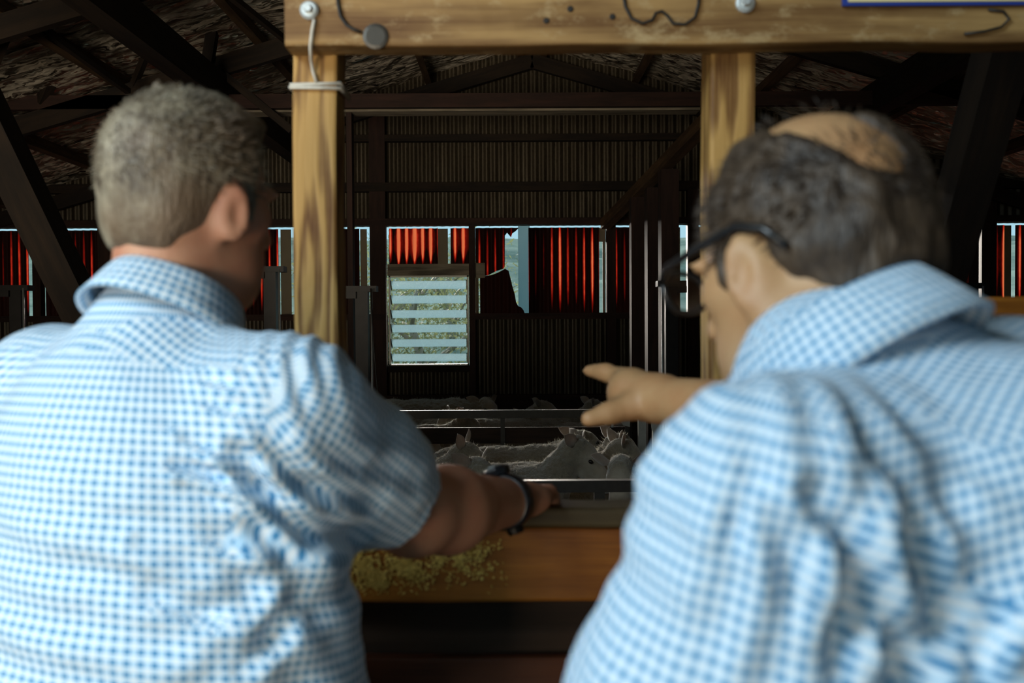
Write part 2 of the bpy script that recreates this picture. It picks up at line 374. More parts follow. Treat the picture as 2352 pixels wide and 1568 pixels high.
# ------------------------------------------------------------------ smooth solid shapes (signed distance field -> one mesh)
def unit(v): v = np.asarray(v, float); return v/np.linalg.norm(v)
class Field:
    def __init__(s, lo, hi, h):
        s.lo = np.asarray(lo, float); s.h = h
        s.n = np.ceil((np.asarray(hi, float)-s.lo)/h).astype(int)+1
        s.F = np.full(s.n, 1.0, np.float32)
    def sub(s, lo, hi, m):
        a = np.clip(np.floor((np.asarray(lo)-m-s.lo)/s.h).astype(int), 0, s.n); b = np.clip(np.ceil((np.asarray(hi)+m-s.lo)/s.h).astype(int)+1, 0, s.n)
        sl = tuple(slice(x, y) for x, y in zip(a, b))
        ax = [(np.arange(x, y)*s.h+o).astype(np.float32) for x, y, o in zip(a, b, s.lo)]
        return sl, ax
    def put(s, sl, d, k, mode):
        f = s.F[sl]
        if mode == 'add':
            hh = np.maximum(k-np.abs(f-d), 0)/k; s.F[sl] = np.minimum(f, d)-hh*hh*k*0.25
        elif mode == 'cut':
            hh = np.maximum(k-np.abs(f+d), 0)/k; s.F[sl] = np.maximum(f, -d)+hh*hh*k*0.25
    def cone(s, a, b, ra, rb, k=0.02, mode='add', flat=None):
        """capsule with two radii; flat=(axis, ratio) squashes it along an axis"""
        a = np.asarray(a, np.float32); b = np.asarray(b, np.float32); R = max(ra, rb)
        sl, (x, y, z) = s.sub(np.minimum(a, b)-R, np.maximum(a, b)+R, k+3*s.h)
        if min(len(x), len(y), len(z)) == 0: return
        d = b-a; L2 = float(d@d)+1e-12
        px, py, pz = x[:, None, None]-a[0], y[None, :, None]-a[1], z[None, None, :]-a[2]
        t = np.clip((px*d[0]+py*d[1]+pz*d[2])/L2, 0, 1)
        qx, qy, qz = px-t*d[0], py-t*d[1], pz-t*d[2]
        q2 = qx*qx+qy*qy+qz*qz
        if flat is not None:
            ax, ratio = flat; c = qx*ax[0]+qy*ax[1]+qz*ax[2]; q2 = q2 + c*c*(1/ratio**2-1)
        s.put(sl, np.sqrt(q2)-(ra+(rb-ra)*t), k, mode)
    def ell(s, c, r, M=None, k=0.02, mode='add'):
        """ellipsoid; M rows are its axes"""
        c = np.asarray(c, np.float32); M = np.eye(3) if M is None else np.asarray(M, float); R = max(r)
        e = np.sqrt(((M*np.asarray(r)[:, None])**2).sum(0))
        sl, (x, y, z) = s.sub(c-e, c+e, k+3*s.h)
        if min(len(x), len(y), len(z)) == 0: return
        px, py, pz = x[:, None, None]-c[0], y[None, :, None]-c[1], z[None, None, :]-c[2]
        k0 = 0; k1 = 0
        for i in range(3):
            q = (px*M[i, 0]+py*M[i, 1]+pz*M[i, 2])
            k0 = k0+(q/r[i])**2; k1 = k1+(q/r[i]**2)**2
        k0 = np.sqrt(k0); k1 = np.sqrt(k1)+1e-9
        s.put(sl, k0*(k0-1)/k1, k, mode)
    def plane(s, p, n, k=0.01):
        """keep only the side the normal points away from"""
        p = np.asarray(p, float); n = unit(n)
        ax = [(np.arange(m)*s.h+o).astype(np.float32) for m, o in zip(s.n, s.lo)]
        d = (ax[0][:, None, None]-p[0])*n[0]+(ax[1][None, :, None]-p[1])*n[1]+(ax[2][None, None, :]-p[2])*n[2]
        d = d.astype(np.float32); f = s.F
        hh = np.maximum(k-np.abs(f-d), 0)/k; s.F = np.maximum(f, d)+hh*hh*k*0.25
    def mesh(s, smooth=1):
        F = s.F.copy()
        for a in range(3):
            for e in (0, -1):
                sl = [slice(None)]*3; sl[a] = e; F[tuple(sl)] = np.maximum(F[tuple(sl)], 1e-4)
        ins = F < 0; n = s.n
        cnt = np.zeros(n-1, np.int8)
        offs = [(i, j, k) for i in (0, 1) for j in (0, 1) for k in (0, 1)]
        for o in offs: cnt += ins[o[0]:n[0]-1+o[0], o[1]:n[1]-1+o[1], o[2]:n[2]-1+o[2]]
        idx = np.argwhere((cnt > 0) & (cnt < 8))
        vals = np.stack([F[idx[:, 0]+o[0], idx[:, 1]+o[1], idx[:, 2]+o[2]] for o in offs], 1)
        acc = np.zeros((len(idx), 3)); num = np.zeros(len(idx)); off = np.array(offs, float)
        for i in range(8):
            for j in range(i+1, 8):
                if np.abs(off[i]-off[j]).sum() != 1: continue
                m = (vals[:, i] < 0) != (vals[:, j] < 0); t = np.where(m, vals[:, i]/(vals[:, i]-vals[:, j]+1e-20), 0)
                acc += np.where(m[:, None], off[i]+t[:, None]*(off[j]-off[i]), 0); num += m
        V = (idx+acc/num[:, None])*s.h+s.lo
        vid = np.full(n-1, -1, np.int32); vid[idx[:, 0], idx[:, 1], idx[:, 2]] = np.arange(len(idx))
        Q = []
        for a in range(3):
            b, c = (a+1) % 3, (a+2) % 3
            s0 = [slice(None)]*3; s1 = [slice(None)]*3; s0[a] = slice(0, n[a]-1); s1[a] = slice(1, n[a])
            A, B = ins[tuple(s0)], ins[tuple(s1)]; e = np.argwhere(A != B)
            e = e[(e[:, b] > 0) & (e[:, c] > 0) & (e[:, b] < n[b]-1) & (e[:, c] < n[c]-1)]
            fl = A[e[:, 0], e[:, 1], e[:, 2]]
            q = []
            for db, dc in ((-1, -1), (0, -1), (0, 0), (-1, 0)):
                cc = e.copy(); cc[:, b] += db; cc[:, c] += dc; q.append(vid[cc[:, 0], cc[:, 1], cc[:, 2]])
            q = np.stack(q, 1); q[~fl] = q[~fl][:, ::-1]; Q.append(q)
        Q = np.concatenate(Q); Q = Q[(Q >= 0).all(1)]
        for _ in range(smooth): V = lap(V, Q, 0.5)
        return V, Q
def lap(V, Q, w):
    S = np.zeros_like(V); N = np.zeros(len(V))
    for i in range(4):
        a, b = Q[:, i], Q[:, (i+1) % 4]
        for x, y in ((a, b), (b, a)):
            for c in range(3): S[:, c] += np.bincount(x, V[y, c], len(V))
            N += np.bincount(x, minlength=len(V))
    return V + w*(S/np.maximum(N, 1)[:, None]-V)
def vnormals(V, Q):
    n = np.cross(V[Q[:, 2]]-V[Q[:, 0]], V[Q[:, 3]]-V[Q[:, 1]]); N = np.zeros_like(V)
    for i in range(4):
        for c in range(3): N[:, c] += np.bincount(Q[:, i], n[:, c], len(V))
    return N/(np.linalg.norm(N, axis=1)[:, None]+1e-12)
# ================================================================== the shed
YW = 9.42                                  # inner face of the end wall sheets
RX = 0.2                                   # ridge line
RZ = float(P(1225, 108, 9.4)[2])           # foil at the ridge
SL = 0.29
XL, XR, YB = -6.0, 6.4, -2.7
def roofz(x): return RZ - SL*abs(x-RX)
wx = lambda px: float(P(px, 600, YW)[0])
wz = lambda py, px=1176: float(P(px, py, YW)[2])

# ---- ground outside, floor inside
floor = empty('floor', (0, 3.3, 0), kind='structure')
nb = 0
for i in range(62):                        # floor boards run across the shed
    y0 = YB + i*0.196
    box('floor_board', (XL, y0, -0.04), (XR, min(y0+0.188, YW), 0.0), 'floor_timber', floor)
def hillmesh():
    nx, ny = 90, 60
    X = np.linspace(-60, 60, nx); Yv = YW+0.6+np.linspace(0, 1, ny)**1.7*110
    G = np.array([(x, y, 0) for y in Yv for x in X])
    d = G[:, 1]-YW
    z = -0.35 + np.maximum(d-3, 0)*0.118 - 0.0001*np.maximum(d-3, 0)**2
    z += vnoise(G, 0.12, 1)*np.minimum(d*0.02, 0.8) + vnoise(G, 0.5, 2)*np.minimum(d*0.008, 0.25)
    G[:, 2] = z
    F = [[j*nx+i, j*nx+i+1, (j+1)*nx+i+1, (j+1)*nx+i] for j in range(ny-1) for i in range(nx-1)]
    mesh_obj('hill', G, F, 'hill_grass', smooth=True, kind='structure')
hillmesh()
gr = mesh_obj('ground', [(-60, -60, -0.36), (60, -60, -0.36), (60, YW+0.8, -0.36), (-60, YW+0.8, -0.36)], [[0, 1, 2, 3]], 'hill_grass', kind='structure')

# ---- corrugated sheets
PITCHC, AMP = 0.0762, 0.009
def corr(name, x0, x1, zlo, zhi, y, mat, parent, per=8, rows=1, origin=None, **kw):
    """sheet in the XZ plane between zlo(x) and zhi(x)"""
    n = max(2, int(round((x1-x0)/PITCHC*per)))
    xs = np.linspace(x0, x1, n+1); V, F = [], []
    zl = zlo if callable(zlo) else (lambda x: zlo); zh = zhi if callable(zhi) else (lambda x: zhi)
    for x in xs:
        yy = y - AMP*math.cos(2*math.pi*x/PITCHC)
        a, b = zl(x), max(zh(x), zl(x)+1e-4)
        for r in range(rows+1): V.append((x, yy, a+(b-a)*r/rows))
    m = rows+1
    for i in range(n):
        for r in range(rows): F.append([i*m+r, (i+1)*m+r, (i+1)*m+r+1, i*m+r+1])
    return mesh_obj(name, V, F, mat, parent, smooth=True, origin=origin, **kw)

wall = empty('wall_back', (RX, YW, 0), kind='structure')
ZH, ZS = wz(519), wz(722)                  # head and sill of the translucent strip
ZT = wz(523)                               # top edge of the red sheets
SH = PITCHC*10
nsh = int((XR-XL)/SH)+1
x = math.floor(XL/PITCHC)*PITCHC
lv0, lv1 = wx(893), wx(1076)               # louvre opening
lz0, lz1 = wz(838), wz(632)
while x < XR:
    x1 = min(x+SH, XR)
    corr('corrugated_sheet', x, x1+0.01, ZH, lambda q: roofz(q)+0.07, YW, 'corrugated_iron', wall)
    # lower sheets stop at the sill, and leave the louvre free
    if not (x1 > lv0-0.02 and x < lv1+0.02):
        corr('corrugated_sheet', x, x1+0.01, 0.0, ZS, YW, 'corrugated_iron', wall)
    else:
        corr('corrugated_sheet', x, x1+0.01, 0.0, lambda q: (ZS if (q < lv0-0.01 or q > lv1+0.03) else lz0), YW, 'corrugated_iron', wall, per=16)
    x = x1

# framing on the wall: studs, girts, plates
def hgirt(py0, py1, x0, x1, dep=0.09, mat='roof_timber', name='girt'):
    z0, z1 = wz(py1), wz(py0)
    return box(name, (x0, YW-0.012-dep, z0), (x1, YW-0.012, z1), mat, wall)
def vstud(px0, px1, py0, py1, dep=0.095, mat='red_timber', name='stud'):
    return box(name, (wx(px0), YW-0.012-dep, wz(py1)), (wx(px1), YW-0.012, wz(py0)), mat, wall, axis=2)
hgirt(312, 327, XL, XR, 0.09)
hgirt(421, 441, XL, XR, 0.10)
hgirt(503, 518, XL, XR, 0.10, 'red_timber')
hgirt(719, 733, XL, lv0-0.02, 0.10, 'red_timber'); hgirt(719, 733, lv1+0.02, XR, 0.10, 'red_timber')
hgirt(905, 940, XL, XR, 0.11, 'red_timber')
box('kick_board', (XL, YW-0.16, 0.0), (XR, YW-0.125, wz(942)), 'dark_board', wall)
for a, b, t in ((853, 889, 262), (1078, 1092, 508), (1391, 1412, 505), (1575, 1600, 440), (2243, 2277, 430), (2214, 2236, 440),
                (86, 104, 440), (235, 262, 430), (520, 545, 420), (1760, 1790, 420), (2040, 2065, 430)):
    vstud(a, b, t, 905)

# ---- translucent strip: one long row of red sheets, each a window of its own
def zone(px): return wx(px)
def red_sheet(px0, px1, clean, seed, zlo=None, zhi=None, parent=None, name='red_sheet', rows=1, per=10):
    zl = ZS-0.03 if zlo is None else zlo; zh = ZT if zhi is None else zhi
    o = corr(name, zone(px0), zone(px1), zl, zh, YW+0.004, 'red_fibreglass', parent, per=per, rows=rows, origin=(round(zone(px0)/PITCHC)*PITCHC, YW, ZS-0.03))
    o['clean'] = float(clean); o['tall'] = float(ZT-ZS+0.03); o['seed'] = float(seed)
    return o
def cream(px0, px1, parent, py0=524, py1=722):
    box('cream_strip', (zone(px0), YW-0.004, wz(py1)), (zone(px1), YW+0.006, wz(py0)), 'cream_sheet', parent, axis=2)
strip = []
def window(n, px0, px1):
    w = empty('window_%d' % n, ((zone(px0)+zone(px1))/2, YW, ZS), kind='structure'); return w
w1 = window(1, -240, 140)
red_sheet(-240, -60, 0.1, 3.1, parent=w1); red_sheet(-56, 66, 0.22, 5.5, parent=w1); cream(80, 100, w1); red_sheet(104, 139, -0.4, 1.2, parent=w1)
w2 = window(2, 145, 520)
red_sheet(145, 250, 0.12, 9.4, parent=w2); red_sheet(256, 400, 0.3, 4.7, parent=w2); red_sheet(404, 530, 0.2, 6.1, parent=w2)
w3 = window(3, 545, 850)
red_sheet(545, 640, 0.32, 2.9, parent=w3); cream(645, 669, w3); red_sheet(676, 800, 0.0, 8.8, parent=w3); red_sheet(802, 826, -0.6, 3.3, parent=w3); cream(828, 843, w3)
# bright one over the louvre
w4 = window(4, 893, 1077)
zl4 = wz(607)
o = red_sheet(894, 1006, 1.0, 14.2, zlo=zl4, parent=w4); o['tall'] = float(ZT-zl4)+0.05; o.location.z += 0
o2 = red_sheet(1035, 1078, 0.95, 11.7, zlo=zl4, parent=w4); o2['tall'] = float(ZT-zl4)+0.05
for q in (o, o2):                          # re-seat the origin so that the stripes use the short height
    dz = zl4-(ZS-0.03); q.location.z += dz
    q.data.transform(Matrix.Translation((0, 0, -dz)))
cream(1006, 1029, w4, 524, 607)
box('header', (wx(892), YW-0.085, wz(632)), (wx(1078), YW-0.012, wz(606)), 'grey_timber', w4)
# broken one
w5 = window(5, 1092, 1391)
def curve(pts):
    xs = [wx(p[0]) for p in pts]; zs = [wz(p[1]) for p in pts]
    return lambda q: float(np.interp(q, xs, zs))
tear_hi = curve([(1090, 636), (1103, 634), (1120, 632), (1140, 622), (1156, 617), (1159.5, 612), (1160, 541), (1165, 534), (1170, 540), (1174, 545), (1177, 536), (1184, 531), (1191, 524.5), (1192, 524)])
tear_lo = curve([(1090, 633), (1114, 633), (1128, 631), (1140, 627), (1150, 622), (1160, 617), (1168, 621), (1171, 633), (1176, 655), (1182, 675), (1185, 694), (1190, 703), (1197, 706), (1202, 712), (1205, 721)])
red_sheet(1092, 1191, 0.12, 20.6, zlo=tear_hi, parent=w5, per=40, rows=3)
o = red_sheet(1102, 1205, -0.55, 7.3, zhi=tear_lo, parent=w5, per=40, rows=3); o.location.y += 0.012  # low value paints in the shade behind this torn piece
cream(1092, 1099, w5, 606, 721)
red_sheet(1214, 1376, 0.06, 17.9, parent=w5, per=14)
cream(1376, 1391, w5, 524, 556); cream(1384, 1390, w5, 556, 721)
box('nogging', (wx(1092), YW-0.07, wz(638)), (wx(1114), YW-0.014, wz(604)), 'grey_timber', w5)
w6 = window(6, 1412, 1575)
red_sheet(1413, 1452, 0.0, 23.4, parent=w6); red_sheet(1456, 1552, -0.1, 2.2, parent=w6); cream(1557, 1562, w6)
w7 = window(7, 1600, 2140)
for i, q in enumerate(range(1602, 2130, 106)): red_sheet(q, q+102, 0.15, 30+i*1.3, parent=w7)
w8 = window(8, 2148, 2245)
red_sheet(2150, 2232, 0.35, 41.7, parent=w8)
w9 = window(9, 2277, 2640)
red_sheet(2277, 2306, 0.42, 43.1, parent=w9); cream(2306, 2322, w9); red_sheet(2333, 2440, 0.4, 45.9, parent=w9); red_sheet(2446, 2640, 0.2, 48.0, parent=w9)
# a pale sheet standing outside, seen through the break
_p = P(1203, 500, YW+0.34)
bar('pale_sheet', (_p[0], YW+0.34, -0.36), _p, 0.115, 0.008, 'pale_translucent', up=(0, 1, 0),
    label='pale blue-white upright board outside, seen through the torn red sheet', cat='board')

# ---- louvre window
lw = empty('window_10', ((lv0+lv1)/2, YW, lz0), kind='structure')
t = 0.014
box('jamb', (lv0, YW-0.03, lz0), (lv0+t, YW+0.04, lz1), 'frame_alu', lw, axis=2)
box('jamb', (lv1-t, YW-0.03, lz0), (lv1, YW+0.04, lz1), 'frame_alu', lw, axis=2)
box('head', (lv0, YW-0.03, lz1-t), (lv1, YW+0.04, lz1), 'frame_alu', lw)
box('sill', (lv0, YW-0.03, lz0), (lv1, YW+0.04, lz0+t), 'frame_alu', lw)
nbl = 6
for i in range(nbl):
    zc = wz(653.5 + i*33.3); hh, dy = 0.036, 0.045
    bl = mesh_obj('blade', [(lv0+t+.008, YW-dy, zc+hh), (lv1-t-.008, YW-dy, zc+hh), (lv1-t-.014, YW+dy, zc-hh), (lv0+t+.014, YW+dy, zc-hh),
                            (lv0+t+.008, YW-dy+.005, zc+hh+.003), (lv1-t-.008, YW-dy+.005, zc+hh+.003), (lv1-t-.014, YW+dy+.005, zc-hh+.003), (lv0+t+.014, YW+dy+.005, zc-hh+.003)],
                  [[0, 1, 2, 3], [7, 6, 5, 4], [0, 4, 5, 1], [1, 5, 6, 2], [2, 6, 7, 3], [3, 7, 4, 0]], 'frosted_glass', lw)
    for xx in (lv0+t+.005, lv1-t-.005):
        bar('clip', (xx, YW-dy, zc+hh+.004), (xx, YW+dy, zc-hh-.004), 0.007, 0.014, 'steel_dark', bl)
corr('apron_sheet', lv0-0.01, lv1+0.01, wz(903), lz0-0.012, YW-0.02, 'corrugated_iron', lw)
box('bottom_rail', (lv0-.01, YW-0.06, lz0-0.06), (lv1+.01, YW-0.012, lz0), 'roof_timber', lw)

# ---- side walls and the wall with the added doorway behind the camera
def side_wall(name, xw):
    w = empty(name, (xw, 3.3, 0), kind='structure')
    top = roofz(xw)
    y = YB
    while y < YW:
        y1 = min(y+SH*2, YW); n = int((y1-y)/PITCHC*6); V, F = [], []
        for (z0, z1) in ((0.0, 1.45), (1.95, top)):
            V, F = [], []
            for i in range(n+1):
                yy = y+(y1-y)*i/n; xx = xw+AMP*math.cos(2*math.pi*yy/PITCHC); V += [(xx, yy, z0), (xx, yy, z1)]
            for i in range(n): F.append([2*i, 2*i+2, 2*i+3, 2*i+1])
            mesh_obj('corrugated_sheet', V, F, 'corrugated_iron', w, smooth=True)
        y = y1
    for z in (0.9, 1.45, 1.95): box('girt', (xw-0.1 if xw > 0 else xw+0.012, YB, z-0.05), (xw-0.012 if xw > 0 else xw+0.1, YW-0.12, z+0.03), 'roof_timber', w, axis=1)
    return w
sl = side_wall('wall_left', XL); sr = side_wall('wall_right', XR)
for (xw, par, n0) in ((XL, 11, 0), (XR, 12, 1)):
    w = empty('window_%d' % par, (xw, 3.3, 1.48), kind='structure'); y = 1.0; i = 0
    while y < YW-0.2:
        y1 = min(y+SH*1.4, YW-0.1); n = int((y1-y)/PITCHC*6); V, F = [], []
        for k in range(n+1):
            yy = y+(y1-y)*k/n; xx = xw+AMP*math.cos(2*math.pi*yy/PITCHC); V += [(xx, yy, 1.48), (xx, yy, 1.92)]
        for k in range(n): F.append([2*k, 2*k+2, 2*k+3, 2*k+1])
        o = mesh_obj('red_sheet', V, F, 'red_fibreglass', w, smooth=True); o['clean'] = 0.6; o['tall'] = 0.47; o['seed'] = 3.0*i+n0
        y = y1+0.01; i += 1
wf = empty('wall_front', (RX, YB, 0), kind='structure')
D0, D1, DZ = -3.2, 0.5, 3.2                # doorway, added out of view for light from behind
def front(x0, x1, z0, zt, nm='weatherboard'):
    z = z0
    while z < zt(max(abs(x0-RX), abs(x1-RX)) ) - 1e-3 if callable(zt) else z < zt-1e-3:
        z1 = z+0.2; zz = zt if not callable(zt) else 99
        box(nm, (x0, YB-0.03, z), (x1, YB, min(z1-0.004, zz)), 'grey_timber', wf); z = z1
for (a, b) in ((XL, D0), (D1, XR)): front(a, b, 0.0, 2.2)
# the gable above, one board at a time, cut to the roof slope; the added doorway stays open
z = 2.2
while z < RZ-0.05:
    half = (RZ-z)/SL; a, b = max(XL, RX-half), min(XR, RX+half)
    segs = [(a, D0), (D1, b)] if z < DZ-0.01 else [(a, b)]
    for s0, s1 in segs:
        if s1-s0 > 0.1: box('weatherboard', (s0, YB-0.03, z), (s1, YB, z+0.196), 'grey_timber', wf)
    z += 0.2

# ---- roof: purlins and strips of crinkled silver foil
ceil = empty('ceiling', (RX, 3.3, RZ), kind='structure')
def foil(y0, y1, side, fine, q0=0.0, q1=None):
    half = (RX-XL) if side < 0 else (XR-RX); q1 = half+0.15 if q1 is None else q1
    nx, ny = (170, int((y1-y0)/0.03)) if fine else (30, 4)
    q = np.linspace(q0, q1, nx+1); yv = np.linspace(y0, y1, ny+1)
    Q, Yg = np.meshgrid(q, yv, indexing='ij'); Xg = RX+side*Q; Zg = RZ-SL*Q
    p = np.stack([Xg.ravel(), Yg.ravel(), np.zeros(Xg.size)], 1)
    sag = -0.02*np.abs(np.sin(np.pi*Q.ravel()/0.97))
    Zf = Zg.ravel()+sag+0.035
    if fine: Zf = Zf + 0.016*vnoise(p*np.array((1.0, 2.6, 1)), 5, 1) + 0.011*vnoise(p*np.array((1, 2.2, 1)), 13, 2)
    # the upper lap of the neighbour strip
    Zf = Zf + 0.012*(Yg.ravel()-y0)/(y1-y0)
    V = np.stack([p[:, 0], p[:, 1], Zf], 1); m = ny+1
    I = np.arange(nx)[:, None]*m+np.arange(ny)[None, :]; I = I.ravel()
    F = np.stack([I, I+1, I+m+1, I+m], 1)
    if side < 0: F = F[:, ::-1]
    return mesh_obj('foil_strip', V, F, 'silver_foil', ceil, smooth=True)
SKQ0, SKQ1 = 1.62, 3.30                     # added skylight, measured down the left slope from the ridge
ys = [YB, -1.4, 0.0, 1.3, 2.6, 3.9, 5.0, 6.1, 7.2, 8.3, YW+0.15]
for a, b in zip(ys[:-1], ys[1:]):
    for sd in (-1, 1):
        if sd < 0 and abs(a+1.4) < .01: foil(a, b, sd, False, 0.0, SKQ0); foil(a, b, sd, False, SKQ1)      # either side of the added skylight
        else: foil(a, b+(0.06 if a > 3 else 0), sd, a > 3.0)
for sd in (-1, 1):
    for k in range(0, 7):
        q = 0.12 if k == 0 else k*0.97; x = RX+sd*q; z = roofz(x)
        bar('purlin', (x, YB, z-0.045), (x, YW-0.02, z-0.045), 0.055, 0.10, 'purlin_timber', ceil, up=(sd*SL, 0, 1))
# roof cladding over the foil keeps the daylight out
def clad(sd, qa, qb, ya, yb):
    V = [(RX+sd*q, y, RZ+0.10-SL*q) for q, y in ((qa, ya), (qb, ya), (qb, yb), (qa, yb))]
    mesh_obj('roof_sheet', V, [[0, 1, 2, 3]], 'corrugated_iron', ceil)
clad(1, 0, XR-RX+0.3, YB-0.2, YW+0.25)
clad(-1, 0, RX-XL+0.3, YB-0.2, -1.4); clad(-1, 0, RX-XL+0.3, 0.0, YW+0.25)
clad(-1, 0, SKQ0, -1.4, 0.0); clad(-1, SKQ1, RX-XL+0.3, -1.4, 0.0)
sk = empty('window_13', (RX-2.45, -0.7, roofz(RX-2.45)), kind='structure')  # invented skylight out of view, put in to carry the fill lamp
def skp(q, y, dz=0.07): return (RX-q, y, RZ-SL*q+dz)
for q in (SKQ0, SKQ1): bar('frame', skp(q, -1.4), skp(q, 0.0), 0.05, 0.09, 'grey_timber', sk)
for y in (-1.4, 0.0): bar('frame', skp(SKQ0, y), skp(SKQ1, y), 0.05, 0.09, 'grey_timber', sk)
mesh_obj('pane', [skp(SKQ0, -1.4, .1), skp(SKQ1, -1.4, .1), skp(SKQ1, 0, .1), skp(SKQ0, 0, .1)], [[0, 1, 2, 3]], 'clear_glazing', sk)

# ---- trusses
def truss(Y, label, chord_z=None, webs=(), mat='roof_timber', ch=0.11, underlay=None):
    o = empty('roof_truss', (RX, Y, 0 if chord_z is None else chord_z), label=label, cat='truss')
    for sd in (-1, 1):
        xe = XL+0.15 if sd < 0 else XR-0.15
        a = (RX, Y, RZ-0.165); b = (xe, Y, roofz(xe)-0.165)
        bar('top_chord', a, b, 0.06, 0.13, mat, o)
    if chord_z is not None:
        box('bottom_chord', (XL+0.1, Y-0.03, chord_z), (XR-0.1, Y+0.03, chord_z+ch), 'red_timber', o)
    for (p0, y0, p1, y1, w) in webs:
        bar('web', P(*p0, y0), P(*p1, y1), w, w, mat, o)
    return o
truss(9.28, 'dark timber rafters pressed against the gable end wall')
t7 = truss(6.9, 'timber truss whose long dark tie beam crosses the whole shed', chord_z=float(P(1176, 247, 6.9)[2]), ch=0.095,
     webs=[((150, 110), 6.75, (95, 235), 6.9, 0.065), ((395, -20), 6.75, (303, 205), 6.9, 0.042), ((503, -20), 6.75, (476, 150), 6.85, 0.07), ((500, 160), 6.85, (670, 300), 6.9, 0.05)])
a = P(330, 256, 6.98); b = P(1605, 251, 6.98)
box('underside_batten', (a[0], 6.93, a[2]-0.02), (b[0], 7.09, a[2]+0.012), 'grey_timber', t7)
truss(5.3, 'nearer timber truss overhead with thin diagonal struts at upper left', webs=[((60, 40), 5.6, (295, 210), 6.6, 0.035), ((25, 50), 5.5, (-12, 140), 5.7, 0.05), ((528, -10), 5.7, (660, 95), 6.5, 0.035)])
truss(2.4, 'timber rafters of the roof close above the two men')
truss(-0.6, 'timber rafters of the roof behind the two men')
# long beams under the purlins
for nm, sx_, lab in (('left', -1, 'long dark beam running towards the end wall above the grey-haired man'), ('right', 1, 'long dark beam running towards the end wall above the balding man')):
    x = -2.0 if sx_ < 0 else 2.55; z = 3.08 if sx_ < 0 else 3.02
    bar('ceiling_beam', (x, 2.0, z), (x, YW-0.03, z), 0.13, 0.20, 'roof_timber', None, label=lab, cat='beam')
# diagonal braces standing between floor and roof
def to_floor(a, b, up): d = (b-a)/(b-a)[2]; return a+d*(up-a[2]), a+d*(0.02-a[2])
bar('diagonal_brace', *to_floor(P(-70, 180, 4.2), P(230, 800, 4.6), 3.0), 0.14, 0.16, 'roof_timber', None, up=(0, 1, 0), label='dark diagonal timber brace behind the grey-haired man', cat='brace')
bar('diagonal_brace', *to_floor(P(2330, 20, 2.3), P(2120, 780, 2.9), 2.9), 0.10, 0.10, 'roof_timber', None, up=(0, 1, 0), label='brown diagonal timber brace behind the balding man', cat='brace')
bar('diagonal_brace', P(1640, 262, 6.6), P(1390, 515, 9.25), 0.09, 0.09, 'purlin_timber', None, label='pale diagonal brace rising from the wall to the right-hand post', cat='brace')

# ---- posts in the middle of the shed
def mid_post(px0, px1, pyt, Y, dep, label, mat='red_timber'):
    a, b = P(px0, 800, Y), P(px1, 800, Y); zt = float(P((px0+px1)/2, pyt, Y)[2])
    return box('timber_post', (a[0], Y, 0.0), (b[0], Y+dep, zt), mat, None, axis=2, label=label, cat='post')
mid_post(1451, 1484, 452, 7.6, 0.14, 'dark timber post just left of the slim pair, under the pale brace')
mid_post(1488, 1514, 430, 7.0, 0.16, 'slim dark timber post in the middle of three beside the gate end')
mid_post(1520, 1560, 388, 6.6, 0.15, 'tall dark timber post with the pale brace ending at its head')
mid_post(800, 812, 250, 6.95, 0.10, 'narrow dark post hugging the golden post on the left')

# pulley stands: a steel upright with a bracket and a rod
def stand(px, pyt, Y, label, w=0.075, flip=1, rod=True):
    c = P(px, pyt, Y); o = empty('gate_stand', (c[0], Y, 0), label=label, cat='stand', group='steel stands with brackets along the pens')
    box('upright', (c[0]-w/2, Y-w/2, 0), (c[0]+w/2, Y+w/2, c[2]-0.03), 'steel_dark', o, axis=2)
    box('bracket', (c[0]-0.09, Y-0.05, c[2]-0.035), (c[0]+0.09, Y+0.05, c[2]), 'steel_dark', o)
    box('latch', (c[0]-0.06*flip-0.03, Y-0.06, c[2]-0.075), (c[0]-0.06*flip+0.03, Y-0.02, c[2]-0.035), 'steel_dark', o)
    if rod: tube('rod', [(c[0]+0.062*flip, Y-0.05, 0.1), (c[0]+0.062*flip, Y-0.05, c[2]-0.02)], 0.007, 'steel_galv', o, 6)
stand(40, 655, 6.5, 'dark steel stand with bracket at the left edge beside red sheets', flip=1)
stand(622, 612, 6.2, 'dark steel stand with bracket just right of the grey-haired man')
stand(832, 657, 6.0, 'dark steel stand with T bracket left of the louvre window')
stand(1541, 645, 6.3, 'dark steel stand with bracket right of the three posts', flip=-1)
stand(2228, 650, 6.5, 'dark steel stand with bracket behind the balding man')
tube('pull_cord', [P(852, 662, 5.9), P(857, 780, 5.9), P(867, 900, 5.9), P(881, 1010, 5.9)], 0.005, 'wire_black', None, 5, label='thin dark cord hanging beside the T bracket stand', cat='cord')

